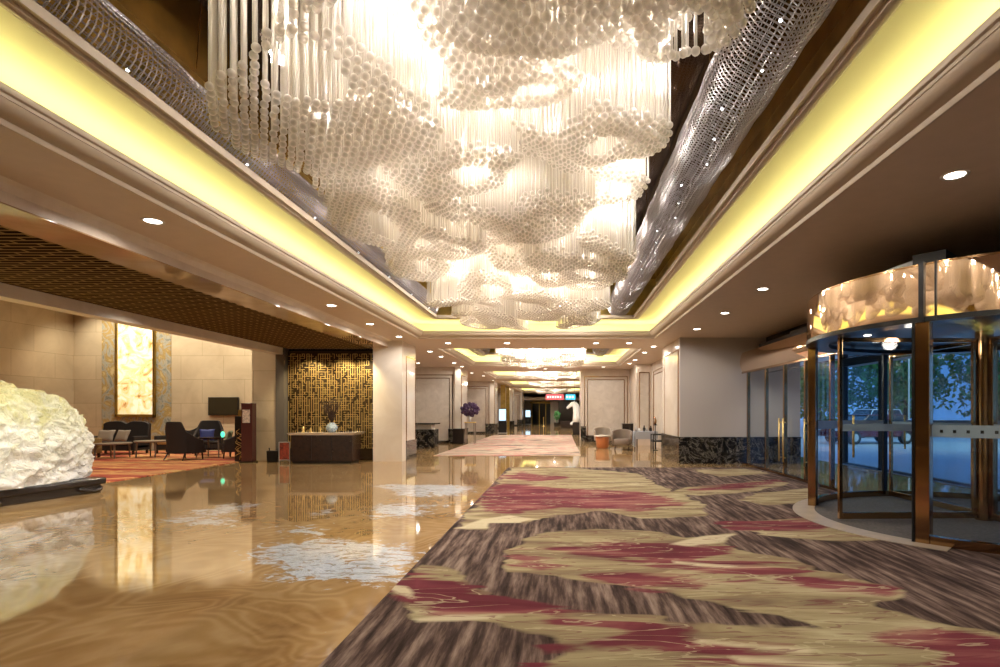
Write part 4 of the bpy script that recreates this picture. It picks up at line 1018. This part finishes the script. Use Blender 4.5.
# ------------------------------------------------------------------ revolving door
CX, CY, RR_ = 6.04, 7.85, 2.25
t = thing('revolving_door', 'large drum shaped revolving door with a mirrored rose gold canopy', 'revolving door', (CX, CY, 0))
A = R
MB().arc(0, 0, 2.05, RR_+.06, A(0), A(359.99), 2.66, 3.26, 96).build('canopy', M['rose'], t, 'auto')
MB().arc(0, 0, 2.00, RR_+.075, A(0), A(359.99), 2.60, 2.66, 96).build('canopy_rail', M['black'], t, 'auto')
MB().arc(0, 0, 0.001, 2.05, A(0), A(359.99), 2.70, 2.76, 96).build('drum_ceiling', M['black'], t)
MB().arc(0, 0, 2.0, RR_+.04, A(0), A(359.99), 3.26, 3.29, 96).build('canopy_cap', M['bronze'], t, 'auto')
def post(ang, wd=.15, dp=.12, m_=M['bronze'], z1=2.66):
    a = A(ang); x, y = RR_*math.cos(a), RR_*math.sin(a)
    MB().cbox(x, y, 0, z1, dp, wd, a).build('post', m_, t, bevel=.006)
    MB().cbox(x+.07*math.cos(a-PI/2)*1.3, y+.07*math.sin(a-PI/2)*1.3, 0, z1, dp+.02, .03, a).build('post_edge', M['black'], t)
for ang in (147.6, 218, 327.6, 38): post(ang)
a = A(218); MB().cbox((RR_+.05)*math.cos(a), (RR_+.05)*math.sin(a), 2.6, 3.3, .10, .05, a).cbox((RR_+.05)*math.cos(A(221.5)), (RR_+.05)*math.sin(A(221.5)), 2.6, 3.3, .06, .02, a).build('canopy_joint', M['black'], t)
MB().cbox(RR_*math.cos(A(219))*.90, RR_*math.sin(A(219))*.90, 3.29, 3.42, .40, .34, A(40)).build('sensor_box', M['black'], t)
ax_, ay_ = RR_*math.cos(A(218))*.93, RR_*math.sin(A(218))*.93
mb = MB().add([(ax_,ay_,3.295),(ax_-.42,ay_+.52,3.295),(ax_-.25,ay_+.6,3.295),(ax_+.2,ay_+.1,3.295),(ax_,ay_,3.43),(ax_+.2,ay_+.1,3.43)], [(0,3,2,1),(0,1,4),(3,5,2),(1,2,5,4),(0,4,5,3)]); mb.build('roof_wedge', M['steel'], t)
for a0, a1 in ((220, 325), (40, 145)):
    MB().arc(0, 0, RR_-.006, RR_+.006, A(a0), A(a1), .10, 2.60, 48).build('curved_glass', M['glass'], t, 'auto')
    MB().arc(0, 0, RR_-.05, RR_+.05, A(a0), A(a1), 0, .11, 48).build('sill', M['bronze'], t, 'auto')
    MB().arc(0, 0, RR_-.02, RR_-.010, A(a0), A(a1), 1.26, 1.40, 48).build('frosted_band', M['frost'], t, 'auto')
    mb = MB()
    for k in range(int((a1-a0)/3.2)): mb.arc(0, 0, RR_-.010, RR_-.007, A(a0+2+k*3.2), A(a0+2.8+k*3.2), 1.31, 1.345, 2)
    mb.build('band_squares', M['black'], t)
    MB().arc(0, 0, RR_-.03, RR_+.03, A((a0+a1)/2-.9), A((a0+a1)/2+.9), .1, 2.6, 4).build('middle_post', M['black'], t)
MB().lathe([(2.2,.0),(2.2,.014),(.001,.014)], 0,0,0,96,False).build('entrance_mat', M['mat'], t)
MB().arc(0, 0, 2.2, 2.52, A(130), A(225), 0, .018, 60).build('threshold', M['matring'], t)
MB().lathe([(.11,.014),(.11,2.70)], 0,0,0,20).build('centre_shaft', M['bronze'], t, 'auto')
for ang in (182, 272, 2, 92):
    wg = bpy.data.objects.new('wing', None); C.objects.link(wg); wg.parent = t; wg.rotation_euler = (0, 0, A(ang))
    mb = MB()
    mb.box(.12, .18, -.025, .025, .04, 2.6).box(2.07, 2.12, -.025, .025, .04, 2.6).box(.18, 2.07, -.025, .025, 2.54, 2.6).box(.18, 2.07, -.025, .025, .04, .13)
    mb.build('wing_frame', M['bronze'], wg, bevel=.004); MB().box(.18, 2.07, -.005, .005, .13, 2.54).build('wing_glass', M['glass'], wg)
    MB().tube([(1.85,-.09,.9),(1.85,-.09,1.5)], .016, 8).build('push_bar', M['goldleaf'], wg, True)
    MB().box(.18, 2.07, -.012, -.006, 1.28, 1.38).build('frosted_band', M['frost'], wg)
for ang in (165, 200, 240, 300): 
    MB().lathe([(.001,0),(.05,0)], 1.5*math.cos(A(ang)), 1.5*math.sin(A(ang)), 2.695, 16, False).build('lamp', M['lens'], t)
lamp('POINT', 'drum_light', (CX-1.2, CY-.3, 2.55), 9, WARM, shadow_soft_size=.1)
# ------------------------------------------------------------------ forecourt outside
struct('ground', MB().box(8.4, 90, -30, 110, -.10, -.02), M['asphalt'])
def vehicle(name, label, x, y, rz, paint, tall):
    t = thing(name, label, 'car', (x, y, -.02), rz)
    L, W, H = 4.5, 1.8, tall
    side = [(-2.25,.35),(-2.25,.72),(-2.05,.90),(-1.15,1.0),(1.35,1.02),(2.15,.95),(2.25,.7),(2.25,.35)]
    mb = MB(); n = len(side)
    mb.add([(x_, -W/2, z_) for x_, z_ in side]+[(x_, W/2, z_) for x_, z_ in side], [tuple(range(n)), tuple(range(2*n-1, n-1, -1))]+[(i, n+i, n+(i+1)%n, (i+1)%n) for i in range(n)])
    mb.build('body', paint, t, bevel=.07)
    def cab(k, z0, z1, sc_): 
        return [(-1.25*sc_, -W/2*k, z0),(1.75*sc_,-W/2*k,z0),(1.75*sc_,W/2*k,z0),(-1.25*sc_,W/2*k,z0),(-.55,-W/2*k*.84,z1),(1.35,-W/2*k*.84,z1),(1.35,W/2*k*.84,z1),(-.55,W/2*k*.84,z1)]
    F6 = [(3,2,1,0),(4,5,6,7),(0,1,5,4),(1,2,6,5),(2,3,7,6),(3,0,4,7)]
    MB().add(cab(.96, .98, H-.05, 1), F6).build('cabin_windows', M['carglass'], t, bevel=.03)
    MB().box(-.6, 1.4, -W/2*.82, W/2*.82, H-.06, H).build('roof', paint, t, bevel=.03)
    for xx in (-.55, .45, 1.35):
        for sy in (-1, 1): MB().tube([(xx, sy*W/2*.81, H-.04), (xx+.02-(.5 if xx < 0 else (-.25 if xx > 1 else 0)), sy*W/2*.97, .98)], .03, 6).build('pillar', paint, t)
    for xx in (-1.42, 1.42):
        for sy in (-1, 1):
            w_ = MB().tube([(xx, sy*(W/2-.2), .33), (xx, sy*(W/2+.01), .33)], .33, 22).build('wheel', M['rubber'], t)
            MB().tube([(xx, sy*(W/2+.01), .33), (xx, sy*(W/2+.02), .33)], .19, 14).build('hubcap', M['steel'], w_)
    for sy in (-1, 1):
        MB().box(-2.28, -2.2, sy*.65-.15, sy*.65+.15, .66, .8).build('headlight', M['white'], t); MB().box(2.2, 2.28, sy*.65-.15, sy*.65+.15, .7, .86).build('tail_light', M['redsign'], t)
vehicle('white_car', 'white car parked beyond the revolving door glass', 19.5, 34.5, R(12), M['carwhite'], 1.75)
vehicle('red_car', 'dark red car parked in front of the white car outside', 15.4, 27.6, R(10), M['carred'], 1.45)
def tree(label, x, y, h_, r_, sd):
    t = thing('tree', label, 'tree', (x, y, -.02), 0, 'trees beyond the forecourt'); rr = random.Random(sd)
    mb = MB().tube([(0,0,0),(.1,0,h_*.35),(0,.1,h_*.6)], [.2,.14,.08], 9)
    for k in range(5): a = k*1.3; mb.tube([(.05,0,h_*.35),(math.cos(a)*r_*.6, math.sin(a)*r_*.6, h_*.65)], [.08,.03], 6)
    mb.build('trunk', M['bark'], t, True)
    mb = MB()
    cl = [(rr.uniform(-.7,.7)*r_, rr.uniform(-.7,.7)*r_, h_*rr.uniform(.18,.95), rr.uniform(.4,.62)*r_) for _ in range(18)]
    for k in range(4200):
        cx_, cy_, cz_, cr = rr.choice(cl); u = rr.uniform(-1,1); a = rr.uniform(0,2*PI); q = math.sqrt(1-u*u)
        c_ = Vector((cx_+cr*q*math.cos(a), cy_+cr*q*math.sin(a), cz_+cr*u)); s_ = rr.uniform(.14,.28)
        e_ = Vector((rr.uniform(-1,1),rr.uniform(-1,1),rr.uniform(-1,1))).normalized()*s_; g2 = Vector((rr.uniform(-1,1),rr.uniform(-1,1),rr.uniform(-1,1))).normalized()*s_*.6
        mb.add([c_-e_, c_+g2, c_+e_, c_-g2], [(0,1,2,3)])
    mb.build('foliage', M['leaf'], t)
for k, (x, y) in enumerate([(22,47),(27.5,44),(33,41.5),(38,38.5),(43,36),(24,53),(30,50),(48,40),(37,31.5),(47,29.5)]):
    tree(f'leafy green tree beyond the forecourt glass, {("first","second","third","fourth","fifth","sixth","seventh","eighth","ninth","tenth")[(0,2,4,6,7,1,3,9,5,8)[k]]} from the left through the revolving door', x, y, 8.5+(k % 3), 3.3, 30+k)
mb = MB(); rr = random.Random(77)
tag(MB().tube([(21.0,33.2,0),(21.0,33.2,5.5)], .05, 8).build('lamp_post', M['steel']), 'slim pale post beyond the parked cars outside', 'post')
